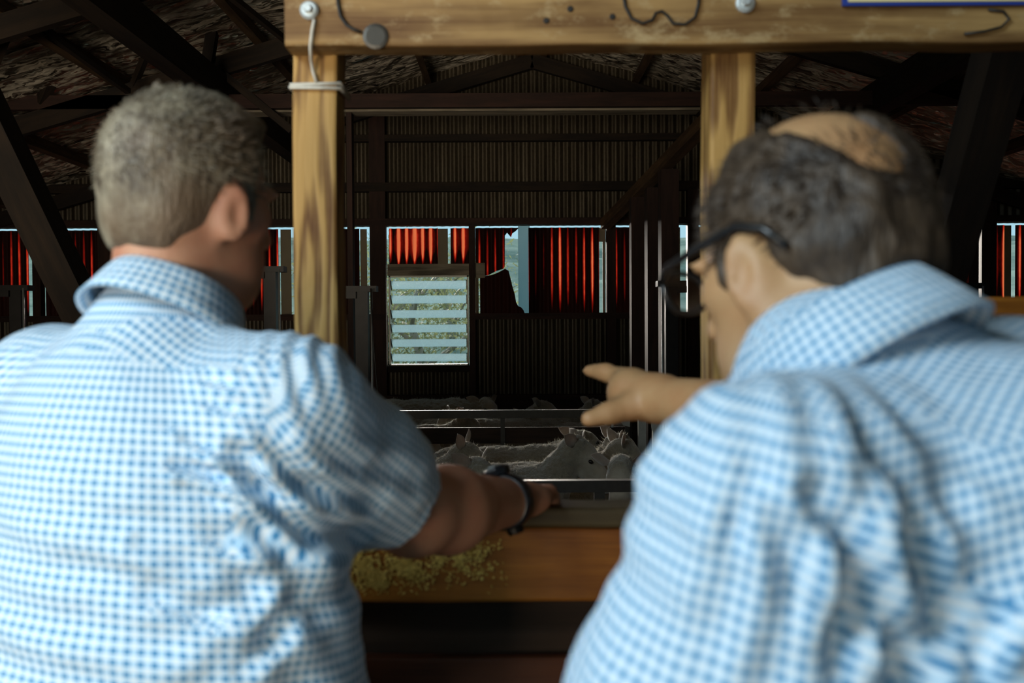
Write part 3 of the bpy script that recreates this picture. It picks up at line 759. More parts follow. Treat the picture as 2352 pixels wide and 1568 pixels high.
# ================================================================== near timber frame
YF = 1.62
bz = float(P(1500, 101, YF-0.06)[2])
bl_x = float(P(653, 50, YF-0.06)[0])
def near_bar(name, lo, hi, mat, parent=None, axis=0, bev=0.006, segs=40, wob=0.003, **kw):
    """sawn timber with eased, slightly wavy edges"""
    lo = np.asarray(lo, float); hi = np.asarray(hi, float); L = hi[axis]-lo[axis]
    o1, o2 = [(1, 2), (2, 0), (0, 1)][axis]
    h1, h2 = (hi[o1]-lo[o1])/2, (hi[o2]-lo[o2])/2; c = (lo+hi)/2
    pr = []
    for sx, sy in ((1, 1), (-1, 1), (-1, -1), (1, -1)):
        a0 = {(1, 1): 0, (-1, 1): 1, (-1, -1): 2, (1, -1): 3}[(sx, sy)]*math.pi/2
        for k in range(3):
            an = a0+k*math.pi/4; pr.append((sx*(h1-bev)+bev*math.cos(an), sy*(h2-bev)+bev*math.sin(an)))
    n = len(pr); V = []; F = []; UV = []; per = [0]
    for i in range(n): per.append(per[-1]+math.dist(pr[i], pr[(i+1) % n]))
    for s in range(segs+1):
        for (u, v) in pr:
            p = np.zeros(3); p[axis] = lo[axis]+L*s/segs; p[o1] = c[o1]+u; p[o2] = c[o2]+v; V.append(p)
    V = np.array(V)
    w = np.stack([vnoise(V, 7, 1), vnoise(V, 7, 2), vnoise(V, 7, 3)], 1)*wob; w[:, axis] = 0; V = V+w
    for s in range(segs):
        for i in range(n):
            j = (i+1) % n; F.append([s*n+i, s*n+j, (s+1)*n+j, (s+1)*n+i])
            u0, u1 = L*s/segs, L*(s+1)/segs; UV += [(u0, per[i]), (u0, per[i+1]), (u1, per[i+1]), (u1, per[i])]
    F.append(list(range(n))[::-1]); UV += [(q[0]*.2, q[1]) for q in pr][::-1]
    F.append([segs*n+i for i in range(n)]); UV += [(q[0]*.2, q[1]) for q in pr]
    return mesh_obj(name, V, F, mat, parent, UV, smooth=False, **kw)
bm_ = near_bar('header_beam', (bl_x, YF-0.06, bz), (2.4, YF, bz+0.145), 'pine_beam', None, 0, segs=60, label='thick weathered timber beam across the top with bolts and wires', cat='beam')
def post_near(px0, px1, label):
    a, b = P(px0, 500, YF), P(px1, 500, YF)
    return near_bar('pine_post', (a[0], YF, 0), (b[0], YF+0.085, bz+0.15), 'pine_golden', None, 2, segs=50, label=label, cat='post')
post_near(673, 776, 'golden pine post with flowing grain and twine around it, beside the grey-haired man')
post_near(1631, 1735, 'pine post behind the face of the man in glasses')
# bolts on the beam
def disc_geo(c, r, y0, y1, n=14):
    V = []; F = []
    for rr, y in ((r, y0), (r, y1+(y0-y1)*0.35), (r*0.75, y1)):
        for k in range(n): V.append((c[0]+rr*math.cos(2*math.pi*k/n), y, c[2]+rr*math.sin(2*math.pi*k/n)))
    for s in range(2):
        for k in range(n): F.append([s*n+k, s*n+(k+1) % n, (s+1)*n+(k+1) % n, (s+1)*n+k])
    F.append([2*n+k for k in range(n)])
    return V, F
for px, py, r in ((709, 22, 0.0145), (1713, 6, 0.015)):
    c = P(px, py, YF-0.066); V, F = disc_geo(c, r, YF-0.059, YF-0.068); b_ = mesh_obj('bolt', V, F, 'bolt_zinc', bm_, smooth=False)
    V, F = disc_geo(c, r*0.5, YF-0.067, YF-0.076, 6); mesh_obj('bolt_head', V, F, 'bolt_zinc', b_)
for px, py in ((1310, 20), (1407, 38), (1255, 47)):
    c = P(px, py, YF-0.061); V, F = disc_geo(c, 0.005, YF-0.059, YF-0.0615, 8); mesh_obj('nail', V, F, 'wire_black', bm_)
# wires and twine
def onbeam(lst, d=0.064): return [P(x, y, YF-d) for x, y in lst]
tube('twine', onbeam([(722, 45), (717, 70), (713, 105)]) + [P(714, 135, YF-0.02), P(719, 165, YF-0.006), P(727, 190, YF-0.005)], 0.0028, 'twine', None, 6, label='pale twine hanging down from the beam bolt to the post', cat='twine')
pa, pb = P(673, 196, YF), P(776, 193, YF)
loop = [(pa[0]-.004, YF-.004, pa[2]), (pb[0]+.004, YF-.004, pb[2]), (pb[0]+.004, YF+.09, pb[2]), (pa[0]-.004, YF+.09, pa[2]), (pa[0]-.004, YF-.004, pa[2]-.004), (pb[0]+.004, YF-.004, pb[2]-.008), (pb[0]+.004, YF+.09, pb[2]-.006)]
tube('twine_loop', loop, 0.003, 'twine', None, 6, label='twine wound around the head of the golden pine post', cat='twine')
tube('wire_hook', onbeam([(774, -20), (776, 10), (782, 38), (796, 58), (812, 68), (830, 74)]), 0.0026, 'wire_black', None, 6, label='black wire hook hanging on the beam near its left end', cat='wire')
tube('wire_loop', onbeam([(1430, -20), (1436, 15), (1450, 42), (1476, 54), (1498, 46), (1506, 30), (1520, 26), (1533, 36), (1546, 54), (1574, 56), (1596, 40), (1604, 10), (1606, -20)]), 0.0024, 'wire_black', None, 6, label='looped black wire stapled in the middle of the beam', cat='wire')
tube('wire_hook', onbeam([(2270, 22), (2305, 26), (2318, 44), (2300, 62), (2262, 72), (2215, 78)]), 0.0022, 'wire_black', None, 6, label='curled black wire at the right end of the beam under the sign', cat='wire')
V, F = disc_geo(P(862, 82, YF-0.064), 0.02, YF-0.0595, YF-0.063, 16); mesh_obj('washer', V, F, 'steel_gate', bm_)
# sign at the top right
a, b = P(1937, 12, YF-0.07), P(2500, 10, YF-0.07)
sg = empty('sign', (a[0], YF-0.066, a[2]), label='cream sign with a blue border fixed to the beam at top right', cat='sign')
box('border', (a[0], YF-0.068, a[2]), (b[0]+0.2, YF-0.062, a[2]+0.36), 'sign_blue', sg)
box('panel', (a[0]+0.008, YF-0.070, a[2]+0.005), (b[0]+0.19, YF-0.0675, a[2]+0.352), 'sign_cream', sg)

# ---- the rail the men lean on
YR = 1.53
rz_ = float(P(1330, 1150, YR+0.06)[2])
rail = empty('pen_rail', (0.2, YR, 0), label='waist-high timber rail and plywood front that the two men lean on', cat='railing')
near_bar('cap', (-2.2, YR-0.005, rz_-0.03), (2.3, YR+0.085, rz_), 'rail_cap', rail, 0, segs=50)
z1 = rz_-0.032; z0 = float(P(1176, 1386, YR)[2])
near_bar('front_board', (-2.2, YR+0.006, z0), (2.3, YR+0.028, z1), 'ply_rail', rail, 0, segs=50, wob=0.002)
zb = float(P(1176, 1492, YR+0.06)[2])
near_bar('middle_board', (-2.2, YR+0.055, zb-0.012), (2.3, YR+0.08, z0+0.03), 'dark_board', rail, 0, segs=30)
near_bar('lower_board', (-2.2, YR+0.028, zb-0.30), (2.3, YR+0.053, zb), 'mahogany_board', rail, 0, segs=30)
near_bar('lower_board', (-2.2, YR+0.028, zb-0.62), (2.3, YR+0.053, zb-0.302), 'mahogany_board', rail, 0, segs=30)
near_bar('lower_board', (-2.2, YR+0.028, 0.0), (2.3, YR+0.053, zb-0.622), 'mahogany_board', rail, 0, segs=30)
# straw dust caught on the ply
def chaff():
    rs = np.random.RandomState(5)
    px = rs.uniform(640, 1185, 60000); py = rs.uniform(1220, 1384, 60000)
    nz = vnoise(np.stack([px, py, px*0], 1), 0.045, 3)+0.5*vnoise(np.stack([px, py, px*0], 1), 0.11, 4)
    dens = np.clip((1180-px)/300, 0, 1)**1.2*np.exp(-((py-1306-10*np.sin(px/60))/36)**2)*np.clip(0.5+0.8*nz, 0.06, 1)
    k = np.where(rs.rand(60000) < dens)[0][:7000]
    a0, ax, az = P(0, 0, YR+0.004), P(1, 0, YR+0.004)-P(0, 0, YR+0.004), P(0, 1, YR+0.004)-P(0, 0, YR+0.004)
    c = a0+px[k, None]*ax+py[k, None]*az; n = len(k)
    an = rs.uniform(0, math.pi, n); l = rs.uniform(.0008, .0026, n)[:, None]; w = rs.uniform(.0005, .0013, n)[:, None]
    d = np.stack([np.cos(an), an*0, np.sin(an)], 1)*l; e = np.stack([-np.sin(an), an*0, np.cos(an)], 1)*w
    kk = np.zeros((n, 3)); kk[:, 1] = -rs.uniform(0, .002, n)
    V = np.stack([c-d-e, c+d-e+kk, c+d+e, c-d+e], 1).reshape(-1, 3)
    o = mesh_obj('straw_dust', V, np.arange(4*n).reshape(-1, 4), 'chaff', rail); o['kind'] = 'stuff'
chaff()
# higher panel at the right, its top edge shows over the shoulder
a = P(2225, 681, 1.75)
hp = empty('side_panel', (a[0]+0.5, 1.75, 0), label='orange-brown board panel rising behind the balding man at right', cat='panel')
near_bar('top_board', (a[0], 1.74, a[2]-0.16), (a[0]+1.2, 1.765, a[2]), 'ply_rail', hp, 0, segs=20)
near_bar('lower_panel', (a[0], 1.742, 0.0), (a[0]+1.2, 1.763, a[2]-0.165), 'ply_rail', hp, 0, segs=20)

# ================================================================== pens
YG = 7.2
def gate():
    o = empty('pen_gate', (0, YG, 0), label='steel gate with dark boards and a diagonal stay in front of the far pen', cat='gate')
    zt = float(P(1176, 941, YG)[2]); xl = float(P(700, 941, YG)[0]); xr = float(P(1446, 941, YG)[0])
    box('top_rail', (xl, YG-.022, zt-.058), (xr, YG+.022, zt), 'steel_gate', o)
    zm = float(P(1176, 981, YG)[2]); box('board', (xl, YG-.015, zm-.115), (xr, YG+.02, zm), 'dark_board', o)
    zl = float(P(1176, 1048, YG)[2]); box('lower_rail', (xl, YG-.022, zl-.06), (xr, YG+.022, zl), 'steel_gate', o)
    box('board', (xl, YG-.015, 0.22), (xr, YG+.012, zl-.065), 'dark_board', o)
    box('bottom_rail', (xl, YG-.022, 0.10), (xr, YG+.022, 0.16), 'steel_gate', o)
    for px in (1155, 1440, 705):
        xx = float(P(px, 1000, YG)[0]); box('stile', (xx-.016, YG-.034, 0.10 if px == 1155 else 0.0), (xx+.016, YG-.023, zt-.058), 'steel_gate', o, axis=2)
    bar('diagonal_stay', P(872, 938, YG-.03), P(1008, 1056, YG-.03), 0.014, 0.045, 'steel_gate', o)
    for px in (1390, 1405):
        xx = float(P(px, 950, YG)[0]); box('latch_pin', (xx-.008, YG-.05, zm), (xx+.008, YG-.03, zm+.05), 'steel_galv', o, axis=2)
gate()
def near_fence():
    Y = 4.25
    o = empty('pen_fence', (0.3, Y, 0), label='low dark steel fence in front of the nearest sheep', cat='fence')
    zt = float(P(1176, 1103, Y)[2])
    box('top_rail', (-2.6, Y-.02, zt-.05), (2.4, Y+.03, zt), 'steel_gate', o)
    z = zt-0.11
    for i in range(3): box('board', (-2.6, Y-.01, z-.13-i*.2), (2.4, Y+.015, z-i*.2-0.015), 'dark_board', o)
    for px in (860, 1376, 1620):
        xx = float(P(px, 1130, Y)[0]); box('fence_post', (xx-.022, Y-.025, 0), (xx+.022, Y+.02, zt-.05), 'steel_gate', o, axis=2)
near_fence()
def side_race():
    # drafting-gate leaves to the right of the near pen
    o = empty('race_gate', tuple(P(1500, 1000, 6.4)[:2])+(0,), label='galvanised gate leaf with pale gusset plates at the right end of the pens', cat='gate')
    for px0, px1, py0, py1, Y in ((1500, 1518, 955, 1120, 6.35), (1467, 1484, 960, 1120, 6.75)):
        a, b = P(px0, py1, Y), P(px1, py0, Y); box('stile', (a[0], Y, 0), (b[0], Y+.05, b[2]), 'plate_grey', o, axis=2)
    for pts, Y in (([(1418, 958), (1447, 958), (1447, 980), (1432, 977)], 7.0), ([(1472, 960), (1484, 960), (1484, 1000), (1478, 980)], 6.7), ([(1495, 960), (1519, 960), (1519, 1010), (1504, 1000), (1497, 985)], 6.3)):
        v = [P(x, y, Y) for x, y in pts]; n = len(v); w = [q+np.array((0, .008, 0)) for q in v]
        mesh_obj('gusset_plate', v+w, [list(range(n)), list(range(n, 2*n))[::-1]]+[[i, i+n, (i+1) % n+n, (i+1) % n] for i in range(n)], 'plate_grey', o)
    tube('handle_bar', [P(1541, 976, 5.9), P(1625, 1040, 5.4)], 0.016, 'steel_galv', o, 10)
    tube('stay', [P(1549, 985, 5.9), P(1556, 1060, 5.9)], 0.006, 'steel_galv', o, 6)
    tube('stay', [P(1544, 985, 5.9), P(1543, 1060, 5.9)], 0.006, 'steel_galv', o, 6)
side_race()

# ================================================================== trees outside the louvre
def tree(px, Y, h, seed, label):
    rs = np.random.RandomState(seed); b = P(px, 800, Y)
    z0 = -0.35+max(Y-YW-3, 0)*0.118-0.25
    o = empty('gum_tree', (b[0], Y, z0), label=label, cat='tree')
    pts = [np.array((b[0]+0.10*math.sin(i*1.3+seed), Y, z0+h*i/7)) for i in range(8)]
    V, F = tube_geo(pts, [0.13*(1-i/9) for i in range(8)], 7); mesh_obj('trunk', V, F, 'bark', o, smooth=True)
    V, F = [], []
    for k in range(8):
        p = pts[2+k % 5]; d = np.array((math.cos(k*2.4+seed), 0.6*math.sin(k*2.4+seed), 0.5)); q = p+d*rs.uniform(.8, 1.5)
        bv, bf = tube_geo([p, (p+q)/2+np.array((0, 0, .12)), q], [.04, .03, .012], 5); n0 = len(V); V += list(bv); F += [[i+n0 for i in f] for f in bf]
    mesh_obj('branches', V, F, 'bark', o, smooth=True)
    V, F = [], []
    for k in range(3600):
        c = pts[rs.randint(1, 8)]+rs.normal(0, 1, 3)*np.array((.85, .6, .30))
        d = unit(rs.normal(0, 1, 3)); e = unit(np.cross(d, rs.normal(0, 1, 3))); l = rs.uniform(.03, .07); w = l*.3
        n0 = len(V); V += [c-d*l, c+e*w, c+d*l, c-e*w]; F.append([n0, n0+1, n0+2, n0+3])
    q = mesh_obj('foliage', V, F, 'gum_leaf', o); q['kind'] = 'stuff'
tree(958, 15.5, 2.3, 4, 'pale-trunked gum tree seen through the louvre window')
tree(880, 18.5, 2.5, 9, 'leafy gum tree at the left of the louvre view')
tree(1030, 24.0, 2.2, 12, 'small gum tree farther up the slope behind the louvres')
# ================================================================== the two men
UPZ = np.array((0, 0, 1.0))
def yawvec(deg):
    t = math.radians(deg); return np.array((math.sin(t), math.cos(t), 0.0)), np.array((math.cos(t), -math.sin(t), 0.0))
def head_frame(yaw, pitch, roll=0):
    f, r = yawvec(yaw); p = math.radians(pitch)
    f2 = f*math.cos(p)-UPZ*math.sin(p); u = np.cross(r, f2)
    a = math.radians(roll); r2 = r*math.cos(a)+u*math.sin(a); u2 = np.cross(r2, f2)
    return r2, f2, u2
class Scaled:
    def __init__(s, F, k): s.F, s.k = F, k
    def ell(s, c, r, *a, **kw): s.F.ell(c, tuple(x*s.k for x in r), *a, **kw)
    def cone(s, a, b, ra, rb, *c, **kw): s.F.cone(a, b, ra*s.k, rb*s.k, *c, **kw)
    def plane(s, *a, **kw): s.F.plane(*a, **kw)
def add_head(F, H, fr, N, neck_r, hs=1.0):
    r, f, u = fr; M = np.array((r, f, u)); q = lambda a, b, c: H+(r*a+f*b+u*c)*hs; F = Scaled(F, hs)
    F.ell(q(0, -.012, .030), (.076, .096, .089), M, 0.02)
    F.ell(q(0, .028, -.030), (.061, .066, .085), M, 0.03)
    F.ell(q(0, .030, -.083), (.054, .055, .036), M, 0.03)
    F.ell(q(0, .075, -.105), (.022, .016, .017), M, 0.02)
    F.cone(q(0, .094, .004), q(0, .112, -.035), .009, .014, 0.012)
    for s in (-1, 1):
        F.ell(q(s*.012, .103, -.040), (.008, .010, .008), M, 0.006)
        F.ell(q(s*.031, .101, .000), (.016, .012, .011), M, 0.008, 'cut')
        F.ell(q(s*.052, .05, -.02), (.014, .02, .016), M, 0.02)          # cheekbones
        # ear: a tilted shell with a hollow
        en = unit(r*s*0.80-f*0.60); ef = unit(f*0.80+r*s*0.60); Me = np.array((en, ef, u))
        c = q(s*.083, -.010, -.022)
        F.ell(c, (.0095, .019, .034), Me, 0.008)
        F.cone(c-ef*.006-en*.008, q(s*.070, -.002, -.022), .016, .014, 0.008)
        F.ell(c+en*.009+ef*.004-u*.004, (.0085, .010, .019), Me, 0.005, 'cut')
    F.ell(q(0, .090, .016), (.052, .012, .010), M, 0.014)
    F.ell(q(0, .090, -.066), (.024, .010, .009), M, 0.008)
    F.cone(q(0, -.030, -.055), N, neck_r, neck_r*1.08, 0.035)
    F.cone(q(0, .03, -.08), N+f*0.02, .045, .055, 0.03)
def finger(F, pts, r0, r1, k=0.006):
    n = len(pts)-1
    for i in range(n): F.cone(pts[i], pts[i+1], r0+(r1-r0)*i/n, r0+(r1-r0)*(i+1)/n, k)
def hair_cap(name, H, fr, mat, parent, extra=None, amp=0.004, seed=0, grow=0.010, front=0.062, hs=1.0):
    r, f, u = fr; M = np.array((r, f, u)); q = lambda a, b, c: H+(r*a+f*b+u*c)*hs
    F0 = Field(H-.17, H+.17, 0.005); F = Scaled(F0, hs)
    F.ell(q(0, -.012, .030), (.076+grow, .096+grow, .089+grow), M, 0.01)
    F.ell(q(0, -.055, -.030), (.062+grow*.5, .045, .058), M, 0.03)
    F.plane(q(0, front, .055), f*0.85-u*0.5, 0.012)          # forehead line
    F.plane(q(0, -.06, -.078), -u-f*0.25, 0.012)              # nape line
    for s in (-1, 1):
        F.ell(q(s*.088, .005, -.02), (.028, .03, .040), M, 0.008, 'cut')     # around the ear
        F.ell(q(s*.07, .085, -.03), (.05, .055, .06), M, 0.01, 'cut')       # temple
        F.cone(q(s*.066, .028, .0), q(s*.067, .027, -.022), .010, .007, 0.008)  # sideburn
        F.ell(q(s*.075, -.03, -.075), (.035, .05, .03), M, 0.012, 'cut')
    if extra: extra(F, q, M)
    V, Q = F0.mesh(1); N = vnormals(V, Q)
    a = vnoise(V*np.array((1, 1, .6)), 90, seed)*.6+vnoise(V, 45, seed+1)
    V = V+N*(amp*a)[:, None]
    return mesh_obj(name, V, Q, mat, parent, smooth=True)
def strands(name, H, fr, mat, parent, n, mask, seed, length=.016, lift=.5, grow=0.010, hs=1.0):
    """short loose hairs standing off the cap, so that the outline is soft"""
    r, f, u = fr; rs = np.random.RandomState(seed); V, Fc = [], []
    while len(Fc) < n:
        d = unit(rs.normal(0, 1, 3)); a = d*np.array((.076+grow, .096+grow, .089+grow))
        if not mask(a[0], a[1]-.012, a[2]+.03): continue
        p = H+(r*a[0]+f*(a[1]-.012)+u*(a[2]+.03))*hs; nn = unit(r*d[0]+f*d[1]+u*d[2])
        tz = unit(rs.normal(0, .28, 3)+f*.9-u*.5); t = unit(nn*lift+tz*(1-lift)); s = unit(np.cross(t, nn))*.0007
        L = length*rs.uniform(.6, 1.3); b = len(V)
        V += [p-nn*.003-s, p-nn*.003+s, p+t*L*.6+s*.7, p+t*L+nn*.001, p+t*L*.6-s*.7]; Fc.append([b, b+1, b+2, b+3, b+4])
    o = mesh_obj(name, V, Fc, mat, parent); o['kind'] = 'stuff'; return o
def collar(name, C, fwd, right, tilt, parent, mat, s=1.0, spread=160, drop=0.0, elong=1.06):
    t = math.radians(tilt); f2 = fwd*math.cos(t)-UPZ*math.sin(t); n = np.cross(right, f2)
    prof = [(.060, -.028), (.061, -.005), (.063, .014), (.066, .020), (.070, .019), (.076, .006), (.083, -.012), (.089, -.026), (.086, -.028), (.078, -.012)]
    acc = [0]
    for i in range(1, len(prof)): acc.append(acc[-1]+math.dist(prof[i-1], prof[i]))
    V, F, UV = [], [], []; na = 72; uvv = []
    for i in range(na+1):
        ph = math.radians(-spread+2*spread*i/na); fr_ = (1-math.cos(ph))/2
        for (rr, hh), a in zip(prof, acc):
            rad = (rr*s*(1.0+0.10*fr_))*(1+0.012*math.sin(ph*5+1)); dip = -drop*fr_**2*max(0, (rr-.066)/.02) - 0.012*fr_*max(0, (rr-.07)/.02)
            p = C - f2*math.cos(ph)*rad*elong + right*math.sin(ph)*rad + n*(hh*s+dip*s)
            V.append(p); uvv.append((ph*.082*s, a*s))
    m = len(prof)
    for i in range(na):
        for k in range(m-1):
            q = [i*m+k, i*m+k+1, (i+1)*m+k+1, (i+1)*m+k]; F.append(q); UV += [uvv[j] for j in q]
    return mesh_obj(name, V, F, mat, parent, UV, smooth=True)
def shirt_uv(V, Q, N, org, r, f, u, arms, wrap=0.19):
    """cylinder about the torso, yoke over the shoulders, cylinder about each sleeve; arms = [(shoulder, elbow, inward), ...]"""
    loc = V-org; a, b, c = loc@r, loc@f, loc@u
    th = np.arctan2(a/0.21, -b/0.15)
    uv_t = np.stack([th*wrap, c], 1)
    slope = np.abs(a)*0.35
    uv_y = np.stack([a*1.06, -b+0.31*1.0+slope*0], 1)
    fc = V[Q].mean(1); fn = N[Q].mean(1); reg = np.zeros(len(Q), int)
    reg[(fn@u) > 0.62] = 1
    uvs = [uv_t, uv_y]
    for i, (s0, e0, rin) in enumerate(arms):
        ax = unit(e0-s0); rel = V-s0; t = rel@ax; rad = rel-t[:, None]*ax
        b1 = unit(np.cross(ax, UPZ+f*0.01)); b2 = np.cross(ax, b1); ref = unit(b1*(b1@f)+b2*(b2@f)); sd = np.cross(ax, ref)
        an = np.arctan2(rad@sd, -(rad@ref))
        uvs.append(np.stack([an*0.078, t], 1))
        seam = unit(unit(ax)*0.6+rin*0.8)                          # armhole plane
        m = ((fc-s0)@seam > -0.02) & (np.linalg.norm((fc-s0)-np.clip((fc-s0)@ax, -.03, .34)[:, None]*ax, axis=1) < 0.15)
        reg[m] = 2+i
    UV = np.zeros((len(Q), 4, 2))
    for k, w in enumerate(uvs):
        m = reg == k; UV[m] = w[Q[m]]
    return UV.reshape(-1, 2)
def trousers_and_boots(parent, hip, f, r, feet):
    F = Field(hip-np.array((.45, .45, hip[2])), hip+np.array((.45, .45, .12)), 0.012)
    M = np.array((r, f, UPZ)); F.ell(hip-UPZ*.05, (.19, .15, .13), M, 0.05)
    for s, ft in zip((-1, 1), feet):
        h0 = hip+r*s*.09-UPZ*.10; kn = (h0+ft)/2+f*.03; kn[2] = .5
        F.cone(h0, kn, .095, .072, .05); F.cone(kn, ft+UPZ*.10, .072, .062, .03)
    V, Q = F.mesh(1); mesh_obj('trousers', V, Q, 'trousers_navy', parent, smooth=True)
    for ft in feet:
        F = Field(ft-np.array((.25, .25, .02)), ft+np.array((.25, .25, .2)), 0.008)
        F.cone(ft+UPZ*.05-f*.05, ft+UPZ*.045+f*.14, .045, .042, .02); F.cone(ft+UPZ*.05-f*.03, ft+UPZ*.14-f*.03, .045, .05, .02)
        F.plane(ft+UPZ*.002, -UPZ, .004); V, Q = F.mesh(1); mesh_obj('boot', V, Q, 'boot_brown', parent, smooth=True)

def crease(V, N, pts, Y, width, depth):
    """a groove pressed into the cloth along a polyline; width and depth in metres"""
    W = [P(x, y, Y) for x, y in pts]; best = np.full(len(V), 9.0); tt = np.zeros(len(V))
    eye = np.array((0, 0, CAMZ)); D = V-eye; Vp = eye+D*(Y/D[:, 1])[:, None]
    for k, (a, b) in enumerate(zip(W[:-1], W[1:])):
        d = b-a; t = np.clip(((Vp-a)@d)/(d@d), 0, 1); q = np.linalg.norm(Vp-(a+t[:, None]*d), axis=1)
        m = q < best; best[m] = q[m]; tt[m] = ((k+t)/(len(W)-1))[m]
    front = np.clip(-(N*D).sum(1)/np.linalg.norm(D, axis=1)*2, 0, 1)
    x = best/width; prof = -np.exp(-x*x)+0.55*np.exp(-((x-1.7)/.8)**2)
    return depth*prof*np.sin(np.pi*np.clip(tt*.9+.08, 0, 1))**.5*front*(Vp[:, 1] > 0)
# ------------------------------------------------------------------ grey-haired man on the left
def man_left():
    f, r = yawvec(28); N = np.array((-.378, 1.075, 1.496)); H = np.array((-.354, 1.105, 1.636)); fr = head_frame(32, 3, 0)
    u = unit(UPZ+f*.12); S0 = N-UPZ*.075
    sR = S0+r*.182+np.array((0, 0, -.020)); sL = S0-r*.190+np.array((0, 0, -.015))
    eR = P(948, 1180, 1.20); wR = P(1166, 1152, 1.44)
    eL = sL+np.array((-.06, .10, -.27)); wL = eL+np.array((.10, .24, -.05))
    root = empty('person', (S0[0]-.02, S0[1]-.06, 0), label='man with short grey hair in a blue gingham shirt, hand resting on the rail', cat='person')
    # body: one continuous surface
    F = Field((-1.0, .70, .80), (.16, 1.74, 1.80), 0.0055)
    add_head(F, H, fr, N-UPZ*.02, .058, .95)
    M = np.array((r, f, u)); q = lambda a, b, c: S0+r*a+f*b+u*c
    F.cone(sL, sR, .055, .055, .06); F.ell(q(0, .0, -.16), (.17, .11, .20), M, .05); F.ell(q(0, .03, -.40), (.18, .14, .22), M, .06)
    for s0, e0, w0 in ((sR, eR, wR), (sL, eL, wL)):
        F.cone(s0, e0, .052, .046, .03); m_ = e0+(w0-e0)*.32; F.cone(e0, m_, .046, .052, .03); F.cone(m_, w0, .051, .034, .03)
    # right hand closed over the rail
    d = unit(wR-eR); d = unit(np.array((.22, .97, 0))); ac = np.array((d[1], -d[0], 0))
    pc = np.array((wR[0], wR[1], 0))+d*.056+ac*.012; pc[2] = rz_+.020
    F.cone(wR, pc, .033, .030, .02, flat=(UPZ, .85)); F.ell(pc+d*.012, (.042, .048, .020), np.array((ac, d, UPZ)), .02)
    for i, o in enumerate((-.031, -.011, .011, .030)):
        L = (.9, 1.0, .96, .8)[i]
        k0 = pc+d*.050+ac*o+UPZ*.004; k1 = k0+d*.034*L+UPZ*.002; k1[2] = rz_+.012
        k2 = k1+d*.016-UPZ*.016; k3 = k2-UPZ*.018*L-d*.004
        finger(F, [pc+ac*o*.8, k0, k1, k2, k3], .0125, .0085, .007)
    t0 = pc-ac*.030-d*.03; finger(F, [t0, t0-ac*.022+d*.03-UPZ*.004, t0-ac*.028+d*.058-UPZ*.006], .014, .0095, .010)
    # left hand, relaxed
    d2 = unit(wL-eL); ac2 = unit(np.cross(d2, UPZ)); p2 = wL+d2*.05
    F.cone(wL, p2, .030, .034, .02, flat=(UPZ, .6))
    for i, o in enumerate((-.03, -.01, .01, .03)):
        finger(F, [p2+ac2*o, p2+d2*.045+ac2*o, p2+d2*.08+ac2*o-UPZ*.012, p2+d2*.095+ac2*o-UPZ*.03], .010, .008, .006)
    finger(F, [p2+ac2*.03, p2+ac2*.055+d2*.03, p2+ac2*.06+d2*.055], .012, .009, .008)
    V, Q = F.mesh(2); mesh_obj('body', V, Q, 'skin_ruddy', root, smooth=True)
    # hair
    def tuft(F, q, M):
        F.ell(q(-.005, .02, .114), (.035, .03, .014), M, .02); F.ell(q(.02, .05, .092), (.035, .03, .015), M, .02)
        F.cone(q(-.035, .0, .108), q(-.046, -.015, .134), .015, .008, .012)
    hr = hair_cap('hair', H, fr, 'hair_grey', root, tuft, amp=.0011, seed=2, grow=.005, hs=.95)
    strands('loose_hairs', H, fr, 'hair_grey', hr, 2600, lambda a, b, c: b < .055+c*.25 and c > -.055-.3*b and not (abs(a) > .06 and c < .0 and b > -.03), 5, length=.009, grow=.005, hs=.95)
    # shirt
    F = Field((-.95, .68, .86), (.12, 1.42, 1.60), 0.0055)
    F.cone(sL+r*.02, sR-r*.02, .062, .062, .06)
    for s0 in (sL, sR): F.cone(N-UPZ*.030-f*.01, s0-UPZ*.0, .052, .054, .06)
    F.cone(N-UPZ*.06-f*.01, N-UPZ*.005+f*.005, .085, .070, .04)
    F.ell(q(.022, -.005, -.19), (.226, .140, .215), M, .07); F.ell(q(0, -.045, -.10), (.15, .10, .14), M, .06)
    F.ell(q(.022, .025, -.40), (.250, .180, .25), M, .08); F.ell(q(.022, .02, -.58), (.250, .175, .20), M, .06)
    for s0, e0, kk in ((sR, eR, .86), (sL, eL, .86)):
        ax = e0-s0; F.cone(s0-unit(ax)*.01, s0+ax*kk*.55, .070, .074, .05); F.cone(s0+ax*kk*.5, s0+ax*(kk+.2), .074, .071, .03)
    # hem cuts and a hollow inside each sleeve end
    for s0, e0, kk in ((sR, eR, .86), (sL, eL, .86)):
        ax = unit(e0-s0); Ls = np.linalg.norm(e0-s0); ce = s0+ax*Ls*kk
        F.cone(ce+ax*.05, ce+ax*.20, .11, .11, .004, 'cut'); F.cone(ce-ax*.03, ce+ax*.1, .064, .066, .004, 'cut')
    F.plane((0, 0, .90), -UPZ, .01)
    V, Q = F.mesh(2); Nn = vnormals(V, Q)
    def fold(c, rad, dirv, wl, amp, ph=0):
        dd = np.linalg.norm((V-c)/np.asarray(rad), axis=1); x = (V-c)@unit(dirv)+.006*vnoise(V, 14, 4); return amp*np.exp(-dd*dd)*np.sin(2*math.pi*x/wl+ph)
    dsp = .0025*vnoise(V, 11, 5)+.0015*vnoise(V, 26, 6)
    A = P(520, 1070, .90); dsp += fold(A, (.075, .16, .05), (.28, 0, 1), .030, .0060)
    dsp += fold(P(470, 1310, .90), (.20, .2, .07), (.16, 0, 1), .055, .0065)
    dsp += fold(P(620, 1420, .92), (.10, .2, .09), (-.55, 0, 1), .05, .004)
    dsp += fold(P(690, 1240, .94), (.06, .2, .12), (1, 0, .45), .04, .005)
    dsp += fold(P(830, 1090, 1.05), (.08, .2, .06), (.55, 0, 1), .036, .004)
